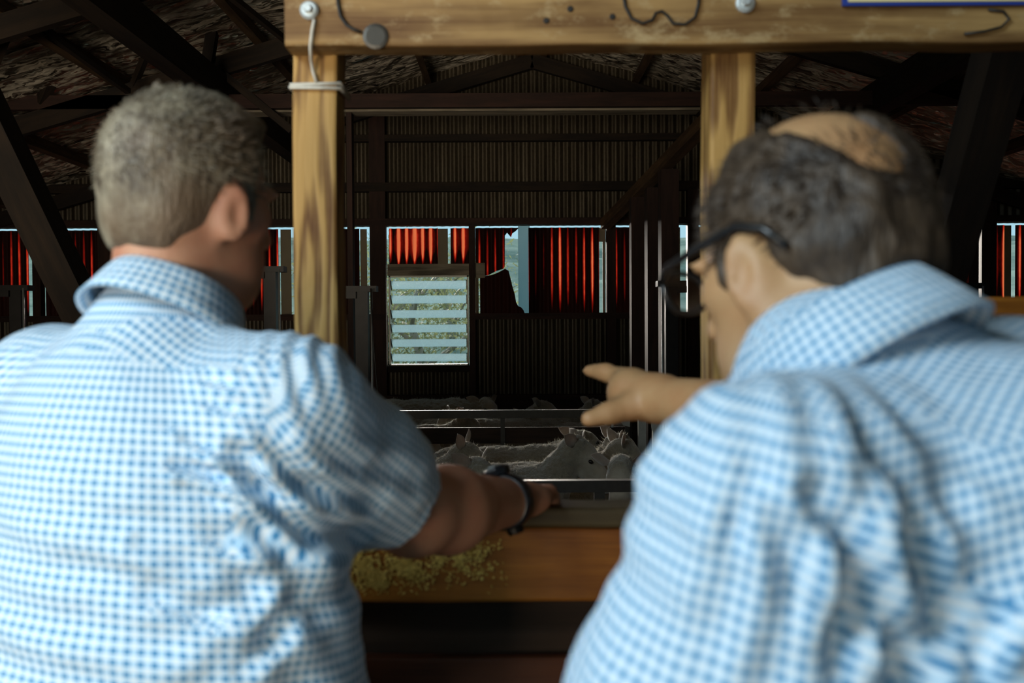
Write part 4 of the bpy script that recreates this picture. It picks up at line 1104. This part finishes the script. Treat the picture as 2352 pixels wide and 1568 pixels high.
    dsp += fold(P(700, 820, .95), (.05, .1, .05), (1, 0, .3), .022, .003)
    dsp += fold(P(300, 1490, .9), (.22, .2, .05), (.1, 0, 1), .07, .006, 1)
    for pts, w_, d_ in (([(545, 1040), (580, 1100), (640, 1160), (720, 1240)], .010, .020), ([(430, 1010), (500, 1035), (560, 1075)], .007, .009), ([(400, 1065), (470, 1085), (560, 1110)], .006, .008), ([(420, 1115), (500, 1150), (560, 1165)], .006, .008),
            ([(330, 1250), (470, 1300), (640, 1340)], .010, .009), ([(340, 1370), (450, 1410), (560, 1420)], .010, .008), ([(560, 1540), (640, 1440), (700, 1330)], .010, .007), ([(470, 870), (520, 880), (560, 895)], .006, .005), ([(480, 920), (560, 935)], .006, .005), ([(590, 1060), (720, 1110), (850, 1150)], .010, .008)):
        dsp += crease(V, Nn, pts, .93, w_, d_)
    V = V+Nn*dsp[:, None]; Nn = vnormals(V, Q)
    UV = shirt_uv(V, Q, Nn, S0, r, f, u, [(sR, eR, r), (sL, eL, -r)])
    sh = mesh_obj('shirt', V, Q, 'gingham_shirt', root, UV, smooth=True)
    collar('collar', N+UPZ*.024+f*.006+r*.006, f, r, 27, sh, 'gingham_shirt', .97)
    hip = S0-u*.60; hip[2] = .92
    trousers_and_boots(root, hip, f, r, [hip*np.array((1, 1, 0))-r*.11, hip*np.array((1, 1, 0))+r*.11+f*.05])
    # watch
    ax = unit(wR-eR); c = wR-ax*.006
    wt = empty('wristwatch', c, label='chunky black wristwatch on the wrist resting on the rail', cat='watch')
    b1 = unit(np.cross(ax, UPZ)); b2 = np.cross(b1, ax)
    ring = []
    V, Fc = [], []; n, m = 28, 8
    for i in range(n):
        an = 2*math.pi*i/n; o = b1*math.cos(an)*.0375+b2*math.sin(an)*.0365; nn = unit(b1*math.cos(an)+b2*math.sin(an))
        for k in range(m):
            t = 2*math.pi*k/m; V.append(c+o+nn*math.cos(t)*.005+ax*math.sin(t)*.014)
    for i in range(n):
        for k in range(m): Fc.append([i*m+k, i*m+(k+1) % m, ((i+1) % n)*m+(k+1) % m, ((i+1) % n)*m+k])
    mesh_obj('strap', V, Fc, 'watch_black', wt, smooth=True)
    top = unit(b2*.8-b1*.35)
    V, Fc = tube_geo([c+top*.038, c+top*.046, c+top*.050, c+top*.052], [.020, .022, .021, .017], 20); cs = mesh_obj('case', V, Fc, 'watch_black', wt)
    V, Fc = tube_geo([c+top*.0515, c+top*.0530], [.0165, .016], 20); mesh_obj('dial', V, Fc, 'steel_galv', cs, label='pale watch glass')
    V, Fc = tube_geo([c-top*.040, c-top*.048], [.013, .011], 12); mesh_obj('buckle', V, Fc, 'steel_dark', wt)
man_left()

# ------------------------------------------------------------------ balding man with glasses on the right
def man_right():
    f, r = yawvec(-46); N = np.array((.246, .760, 1.462)); H = np.array((.246, .830, 1.549)); fr = head_frame(-32, 14, -5)
    u = unit(UPZ+f*.38); S0 = N-f*.05-UPZ*.055
    sL = S0-r*.190+np.array((0, 0, -.025)); sR = S0+r*.190+np.array((.02, 0, .010))
    eL = np.array((.108, .62, 1.105)); wL = eL+np.array((-.02, .25, -.04))
    wR = P(1515, 915, 1.40); eR = (sR+wR)/2+np.array((.02, 0, -.025))
    root = empty('person', (.40, .60, 0), label='balding dark-haired man with glasses in a blue gingham shirt, pointing', cat='person')
    F = Field((-.04, .34, .80), (.80, 1.66, 1.74), 0.0055)
    add_head(F, H, fr, N-UPZ*.015, .062, .98)
    M = np.array((r, f, u)); q = lambda a, b, c: S0+r*a+f*b+u*c
    F.cone(sL, sR, .055, .055, .06); F.ell(q(0, .01, -.16), (.17, .11, .20), M, .05); F.ell(q(0, .03, -.40), (.18, .14, .22), M, .06)
    for s0, e0, w0 in ((sR, eR, wR), (sL, eL, wL)):
        F.cone(s0, e0, .052, .042, .03); m_ = e0+(w0-e0)*.35; F.cone(e0, m_, .042, .043, .03); F.cone(m_, w0, .042, .031, .03)
    # pointing right hand
    pc = P(1458, 905, 1.435); F.cone(wR, pc, .032, .036, .02); F.ell(P(1440, 902, 1.45), (.026, .030, .034), None, .02)
    finger(F, [P(1462, 884, 1.45), P(1428, 868, 1.475), P(1392, 855, 1.50), P(1354, 851, 1.525)], .0165, .0105, .012)
    finger(F, [P(1480, 925, 1.405), P(1445, 935, 1.395), P(1400, 948, 1.385), P(1352, 962, 1.375)], .0185, .0120, .014)
    for j, (dx, dy, dY) in enumerate(((2, 22, .015), (10, 40, .025), (20, 55, .035))):
        finger(F, [P(1455+dx, 890+dy*.6, 1.46+dY), P(1428+dx, 872+dy, 1.495+dY), P(1412+dx, 878+dy, 1.525+dY), P(1428+dx, 886+dy, 1.53+dY), P(1440+dx, 884+dy, 1.505+dY)], .0125, .0095, .007)
    # left hand at rest below
    d2 = unit(wL-eL); ac2 = unit(np.cross(d2, UPZ)); p2 = wL+d2*.05
    F.cone(wL, p2, .030, .034, .02, flat=(UPZ, .6))
    for i, o in enumerate((-.03, -.01, .01, .03)):
        finger(F, [p2+ac2*o, p2+d2*.045+ac2*o, p2+d2*.08+ac2*o-UPZ*.012, p2+d2*.095+ac2*o-UPZ*.03], .010, .008, .006)
    finger(F, [p2+ac2*.03, p2+ac2*.055+d2*.03, p2+ac2*.06+d2*.055], .012, .009, .008)
    V, Q = F.mesh(2); bd = mesh_obj('body', V, Q, 'skin_tan', root, smooth=True)
    for nm, c, n_ in (('thumbnail', P(1354, 957, 1.372), None),):
        FF = Field(c-.02, c+.02, .002); FF.ell(c, (.010, .004, .007), None, .002); V, Q = FF.mesh(1); mesh_obj(nm, V, Q, 'nail_pale', bd, smooth=True)
    def bald(F, q, M):
        for c_, r_ in ((P(1835, 255, .80), .022), (P(1895, 285, .78), .022), (P(1950, 322, .77), .022), (P(2000, 372, .765), .021), (P(1880, 240, .85), .034), (P(1900, 222, .87), .042), (P(1850, 236, .83), .028), (P(1915, 245, .83), .030), (P(1955, 268, .825), .026), (P(1815, 250, .82), .02)):
            F.ell(c_, (r_,)*3, None, .014, 'cut')
        F.ell(q(0, .03, .128), (.05, .06, .034), M, .02, 'cut')
        F.ell(q(0, -.085, -.01), (.055, .022, .035), M, .02)
    hr = hair_cap('hair', H, fr, 'hair_brown', root, bald, amp=.0040, seed=6, grow=.006, hs=.98)
    strands('loose_hairs', H, fr, 'hair_brown', hr, 3200, lambda a, b, c: b < .05+c*.25 and c > -.055-.3*b and not (abs(a) > .06 and c < .0 and b > -.03) and not (abs(a) < .062 and c > .072 and b > -.1 and (a*7919+b*104729) % 1 > .12), 8, length=.011, grow=.006, hs=.98)
    # shirt
    F = Field((-.04, .34, .90), (.82, 1.25, 1.60), 0.0055)
    F.cone(sL+r*.02, sR-r*.02, .058, .066, .06)
    for s0 in (sL, sR): F.cone(N-UPZ*.040-f*.03, s0, .052, .052, .06)
    F.cone(N-UPZ*.07-f*.025, N-UPZ*.012, .090, .076, .04); F.cone(N-UPZ*.035-f*.03, sR-UPZ*.008, .062, .058, .05)
    F.ell(q(0.01, .0, -.19), (.205, .140, .215), M, .07); F.ell(q(0.03, -.045, -.12), (.16, .10, .14), M, .06)
    F.ell(q(0, .03, -.40), (.225, .175, .24), M, .08)
    for s0, e0, r1 in ((sR, eR, .070), (sL, eL, .112)):
        ax = e0-s0; F.cone(s0-unit(ax)*.01, s0+ax*.5, .066, .5*(r1+.078), .05); F.cone(s0+ax*.45, s0+ax*1.05, .5*(r1+.078), r1, .03)
    for s0, e0, rr in ((sR, eR, .058), (sL, eL, .090)):
        ax = unit(e0-s0); Ls = np.linalg.norm(e0-s0); ce = s0+ax*Ls*.82
        F.cone(ce+ax*.05, ce+ax*.24, .115, .115, .004, 'cut'); F.cone(ce-ax*.03, ce+ax*.1, rr, rr, .004, 'cut')
    F.plane((0, 0, .93), -UPZ, .01)
    V, Q = F.mesh(2); Nn = vnormals(V, Q)
    def fold(c, rad, dirv, wl, amp, ph=0):
        dd = np.linalg.norm((V-c)/np.asarray(rad), axis=1); x = (V-c)@unit(dirv)+.006*vnoise(V, 14, 4); return amp*np.exp(-dd*dd)*np.sin(2*math.pi*x/wl+ph)
    dsp = .0025*vnoise(V, 11, 9)+.0015*vnoise(V, 26, 8)
    dsp += fold(P(1980, 1340, .58), (.035, .12, .10), (1, 0, .35), .034, .009)
    dsp += fold(P(1800, 1260, .56), (.06, .12, .09), (1, 0, -.25), .032, .005)
    dsp += fold(P(2150, 1420, .56), (.08, .12, .07), (.7, 0, -.8), .045, .006)
    dsp += fold(P(1930, 1110, .62), (.06, .1, .05), (.6, 0, .8), .030, .004)
    dsp += fold(P(1560, 1180, .64), (.05, .1, .06), (.5, 0, .8), .035, .004)
    for pts, w_, d_ in (([(1880, 1130), (1940, 1230), (1975, 1330), (1985, 1440)], .009, .016), ([(1930, 1300), (1950, 1400), (1935, 1560)], .008, .012), ([(1780, 1190), (1800, 1290), (1830, 1420)], .008, .008), ([(1690, 1160), (1680, 1260)], .006, .005), ([(2290, 1420), (2255, 1500), (2260, 1568)], .010, .010), ([(2060, 1240), (2110, 1330), (2120, 1450)], .010, .007), ([(1720, 1080), (1800, 1110), (1880, 1140)], .007, .005)):
        dsp += crease(V, Nn, pts, .58, w_, d_)
    V = V+Nn*dsp[:, None]; Nn = vnormals(V, Q)
    UV = shirt_uv(V, Q, Nn, S0, r, f, u, [(sR, eR, r), (sL, eL, -r)])
    sh = mesh_obj('shirt', V, Q, 'gingham_small_check', root, UV, smooth=True)
    collar('collar', N+UPZ*.012-f*.008, f, r, 36, sh, 'gingham_small_check', 1.12, elong=1.04)
    hip = S0-u*.58; hip[2] = .93
    trousers_and_boots(root, hip, f, r, [hip*np.array((1, 1, 0))-r*.11+f*.05, hip*np.array((1, 1, 0))+r*.11])
    # glasses
    hr_, hf, hu = fr; g_ = lambda a, b, c: H+hr_*a+hf*b+hu*c
    ge = empty('eyeglasses', g_(0, .11, 0), label='black-framed glasses worn by the balding man', cat='glasses')
    for s in (-1, 1):
        pts = [g_(s*.034+.026*math.cos(t)*1.0, .118-.004*abs(math.cos(t)), .0+.019*math.sin(t)) for t in np.linspace(0, 2*math.pi, 25)]
        rm = tube('rim', pts, .0028, 'black_plastic', ge, 6)
        V = [g_(s*.034, .118, 0)]+pts[:-1]; mesh_obj('lens', V, [[0, i+1, (i+1) % 24+1] for i in range(24)], 'lens_glass', rm, smooth=True)
        tube('temple', [g_(s*.060, .117, .006), g_(s*.078, .085, .010), g_(s*.086, .03, .012), g_(s*.087, -.01, .014), g_(s*.084, -.035, .004), g_(s*.078, -.050, -.014)], .0036, 'black_plastic', ge, 6)
    tube('bridge', [g_(-.009, .118, .004), g_(0, .121, .007), g_(.009, .118, .004)], .0028, 'black_plastic', ge, 6)
simple('nail_pale', (0.62, 0.45, 0.38), 0.35, 0, 30, 0.1)
g = NT('lens_glass')
g.done(g.n('MixShader', ins={0: 0.10, 1: g.n('BsdfTransparent', ins={'Color': (.93, .95, .95, 1)}).outputs[0], 2: g.n('BsdfGlossy', ins={'Roughness': 0.05}).outputs[0]}).outputs[0])
man_right()
# ================================================================== sheep
def leaf_ear(name, base, tip, nrm, width, parent):
    """a cupped, leaf-shaped ear with some thickness"""
    d = tip-base; L = np.linalg.norm(d); d = d/L; s = unit(np.cross(d, nrm)); n = np.cross(s, d)
    nu, nv = 7, 5; V, F = [], []
    for side in (1, -1):
        for i in range(nu+1):
            t = i/nu; w = width*(math.sin(math.pi*min(1, t*.92+.10))**.75)*(1-.25*t)
            for k in range(nv):
                v = -1+2*k/(nv-1); p = base+d*L*t+s*w*v+n*(-.35*w*(1-v*v)+side*.003*(1-.6*abs(v)))
                V.append(p)
    m = (nu+1)*nv
    for i in range(nu):
        for k in range(nv-1):
            a = i*nv+k; F.append([a, a+1, a+nv+1, a+nv]); F.append([m+a, m+a+nv, m+a+nv+1, m+a+1])
        F.append([i*nv, (i+1)*nv, m+(i+1)*nv, m+i*nv]); k = nv-1; F.append([i*nv+k, m+i*nv+k, m+(i+1)*nv+k, (i+1)*nv+k])
    F.append([nu*nv+k for k in range(nv)]+[m+nu*nv+k for k in range(nv)][::-1])
    return mesh_obj(name, V, F, 'ear_skin', parent, smooth=True)
def sheep(px, py, Y, hyaw, hpitch, byaw, label, roll=0, sc=1.0, fuzz=1.0, ear_up=0.25, group=None, seed=1, hair=True, zback=None):
    """head crown at a pixel and depth; yaw 0 = nose to the right, -90 = to the camera; byaw turns the body"""
    hc = P(px, py, Y); a, p = math.radians(hyaw), math.radians(hpitch)
    d = np.array((math.cos(a)*math.cos(p), math.sin(a)*math.cos(p), -math.sin(p)))      # nose direction
    s = unit(np.cross(d, UPZ)); e = np.cross(s, d); b = math.radians(roll); s, e = s*math.cos(b)+e*math.sin(b), e*math.cos(b)-s*math.sin(b)
    bd = np.array((math.cos(math.radians(byaw)), math.sin(math.radians(byaw)), 0)); bs = np.array((-bd[1], bd[0], 0))
    zb = .66*sc if zback is None else zback                          # height of the back
    hs = sc*1.12; poll = hc-e*.062*hs-d*.04*hs
    sh = np.array((poll[0], poll[1], 0))-bd*.26*sc; sh[2] = zb-.17*sc           # chest centre
    hp = sh-bd*.56*sc
    lo = np.minimum.reduce([hp-.32*sc, sh-.3*sc, poll-.34*sc]); hi = np.maximum.reduce([hp+.32*sc, sh+.3*sc, poll+.34*sc]); lo[2] = 0
    F = Field(lo, hi, .0115)
    M = np.array((bd, bs, UPZ))
    F.ell((sh+hp)/2, (.44*sc, .20*sc, .185*sc), M, .05)                          # barrel
    F.ell(sh+UPZ*.005, (.20*sc, .165*sc, .19*sc), M, .06); F.ell(hp, (.20*sc, .175*sc, .18*sc), M, .06)
    F.ell(hp-bd*.19*sc+UPZ*.02, (.035*sc, .03*sc, .08*sc), M, .03)              # docked tail
    nb = sh+bd*.10*sc+UPZ*.04*sc; nm = (nb+poll)/2-UPZ*.01*sc
    F.cone(nb, nm, .135*sc, .090*sc, .06); F.cone(nm, poll-d*.01*sc-e*.01*sc, .088*sc, .060*sc, .04)
    for x0, fx in ((sh-bd*.02*sc, 1), (hp-bd*.06*sc, -1)):
        for sd in (-1, 1):
            t0 = x0+bs*sd*.10*sc-UPZ*.08*sc
            if fx > 0: kn = np.array((t0[0], t0[1], .24*sc))+bd*.015; ft = np.array((kn[0], kn[1], .0))
            else: kn = np.array((t0[0], t0[1], .25*sc))-bd*.07*sc; ft = np.array((kn[0], kn[1], 0))+bd*.03*sc
            F.cone(t0, kn, .065*sc, .030*sc, .03); F.cone(kn, ft+UPZ*.025, .028*sc, .022*sc, .02); F.cone(ft+UPZ*.02, ft+UPZ*.015+bd*.03*sc, .024*sc, .02*sc, .01)
    H0 = lambda x, y, z: poll+(d*x+s*y+e*z)*hs
    Mh = np.array((d, s, e))
    F.ell(H0(.040, 0, .004), (.080*hs, .056*hs, .058*hs), Mh, .03)
    F.ell(H0(.012, 0, .030), (.045*hs, .042*hs, .034*hs), Mh, .02)                 # woolly poll
    F.cone(H0(.07, 0, -.012), H0(.150, 0, -.036), .052*hs, .043*hs, .03); F.cone(H0(.150, 0, -.036), H0(.218, 0, -.060), .043*hs, .033*hs, .02)
    F.cone(H0(.05, 0, -.05), H0(.20, 0, -.082), .038*hs, .022*hs, .02)
    for sd in (-1, 1):
        F.ell(H0(.080, sd*.046, .010), (.026*hs, .014*hs, .014*hs), Mh, .015); F.ell(H0(.098, sd*.056, .0), (.015*hs, .010*hs, .010*hs), Mh, .006, 'cut')
        F.ell(H0(.250, sd*.016, -.056), (.010*hs, .007*hs, .008*hs), Mh, .006, 'cut')
    V, Q = F.mesh(1); Nn = vnormals(V, Q)
    fx = (V-poll)@d/hs; face = np.clip((fx-.03)/.05, 0, 1)*(np.linalg.norm(V-H0(.12, 0, -.02), axis=1) < .2*sc)
    leg = np.clip((.27-V[:, 2])/.06, 0, 1); face = np.maximum(face, leg)
    w = (vnoise(V, 38, seed)*.6+vnoise(V, 80, seed+3)*.4)*.009*fuzz*(1-.85*face); V = V+Nn*w[:, None]
    o = empty('sheep', ((sh+hp)[0]/2, (sh+hp)[1]/2, 0), label=label, cat='sheep', group=group)
    bdy = mesh_obj('body', V, Q, 'fleece', o, smooth=True, attr={'face': face})
    for sd in (-1, 1):
        base = H0(-.005, sd*.052, .028); tip = base+unit(s*sd*.78-d*.55+e*ear_up)*.106*hs
        leaf_ear('ear', base, tip, unit(d*.72+s*sd*.5+e*.15), .034*hs, o)
        c = H0(.097, sd*.0520, .0); FF = Field(c-.02, c+.02, .004); FF.ell(c, (.014*sc, .010*sc, .011*sc), Mh, .003); v_, q_ = FF.mesh(1); mesh_obj('eye', v_, q_, 'eye_dark', o, smooth=True)
    if hair:                                                          # wool fibres standing off the fleece
        rs = np.random.RandomState(seed); idx = rs.randint(0, len(Q), 5200); VV, FF_ = [], []
        c = V[Q[idx]].mean(1); nn = Nn[Q[idx]].mean(1); fz = face[Q[idx]].mean(1)
        for i in range(len(idx)):
            if c[i][2] < .3*sc: continue
            L = (.016*rs.uniform(.5, 1.3)*fuzz) if fz[i] < .4 else .004*rs.uniform(.5, 1.2)
            t = unit(nn[i]+rs.normal(0, .45, 3)); w_ = unit(np.cross(t, rs.normal(0, 1, 3)))*.0009; k = len(VV)
            VV += [c[i]-w_, c[i]+w_, c[i]+t*L]; FF_.append([k, k+1, k+2])
        q_ = mesh_obj('wool_fibres', VV, FF_, 'wool_fibre', bdy); q_['kind'] = 'stuff'
    return o
g = NT('wool_fibre'); oc = g.n('TexCoord').outputs['Object']; nz = g.noise(oc, 30, 3)
tr = g.n('BsdfTranslucent', ins={'Color': (0.6, 0.56, 0.46, 1)}).outputs[0]
df = g.principled(g.mix(nz, (0.36, 0.32, 0.24), (0.62, 0.58, 0.47)), 0.8)
g.done(g.n('MixShader', ins={0: 0.6, 1: tr, 2: df}).outputs[0])

G1, G2 = 'sheep in the far pen behind the gate', 'sheep in the pen nearer the rail'
# far pen
sheep(1122, 916, 8.82, -58, 14, -5, 'alert pale sheep looking up over the gate with both ears out', group=G1, seed=1, sc=1.06, ear_up=.2, zback=.78, fuzz=1.5)
sheep(1020, 949, 8.1, 208, 30, 202, 'sheep behind the gate facing left with lowered pale muzzle', group=G1, seed=2)
sheep(1085, 957, 7.85, 20, 26, 0, 'sheep behind the gate with head turned away to the right, ear upright', group=G1, seed=3, ear_up=.7)
sheep(1212, 949, 8.75, 12, 4, 0, 'sheep with stretched neck just below the gate top rail', group=G1, seed=4, ear_up=.7)
sheep(1240, 955, 8.4, -4, 28, -6, 'woolly-headed sheep in the far pen left of the pointing hand', group=G1, seed=5, ear_up=.7, fuzz=1.5)
sheep(1255, 921, 8.95, 4, 12, 0, 'dim sheep in shadow against the end wall', group=G1, seed=6)
sheep(1374, 919, 8.6, 15, 15, 0, 'sheep whose head shows just above the thumb of the pointing hand', group=G1, seed=7)
sheep(1000, 1008, 7.46, -14, 40, 0, 'sheep peering low between the gate boards', group=G1, seed=9)
sheep(1560, 960, 8.02, 8, 20, 0, 'pale-backed sheep in the far pen below the pointing hand', group=G1, seed=10)
# near pen
sheep(1092, 1024, 5.75, -12, 30, 4, 'sheep with both ears raised and a woolly crown beside the gate', group=G2, seed=11, ear_up=.8, fuzz=1.4)
sheep(1118, 1064, 4.80, -34, 30, 0, 'dark-eyed sheep right above the wristwatch', group=G2, seed=12, ear_up=.30)
sheep(1345, 989, 6.55, 32, 8, 0, 'sheep looking away beneath the pointing hand, both ears out', group=G2, seed=13, ear_up=.3)
sheep(1352, 1014, 5.30, -8, 34, 8, 'large sheep with long curved neck in the middle of the near pen', group=G2, seed=14, ear_up=.15, sc=1.06)
sheep(1438, 1000, 6.05, 20, 24, -70, 'curly-topped sheep in front of the gate post', group=G2, seed=15, fuzz=2.0, ear_up=.35)
sheep(1448, 1014, 5.78, 14, 26, 0, 'sheep with pricked ears beside the right-hand posts', group=G2, seed=16, ear_up=.5)
sheep(1424, 1068, 4.70, -100, 42, 180, 'sheep with bowed head low down near the fence', group=G2, seed=17, ear_up=-.25)
sheep(1508, 1056, 5.25, 120, 8, 165, 'sheep half hidden by the shoulder of the balding man', group=G2, seed=18, ear_up=.1)
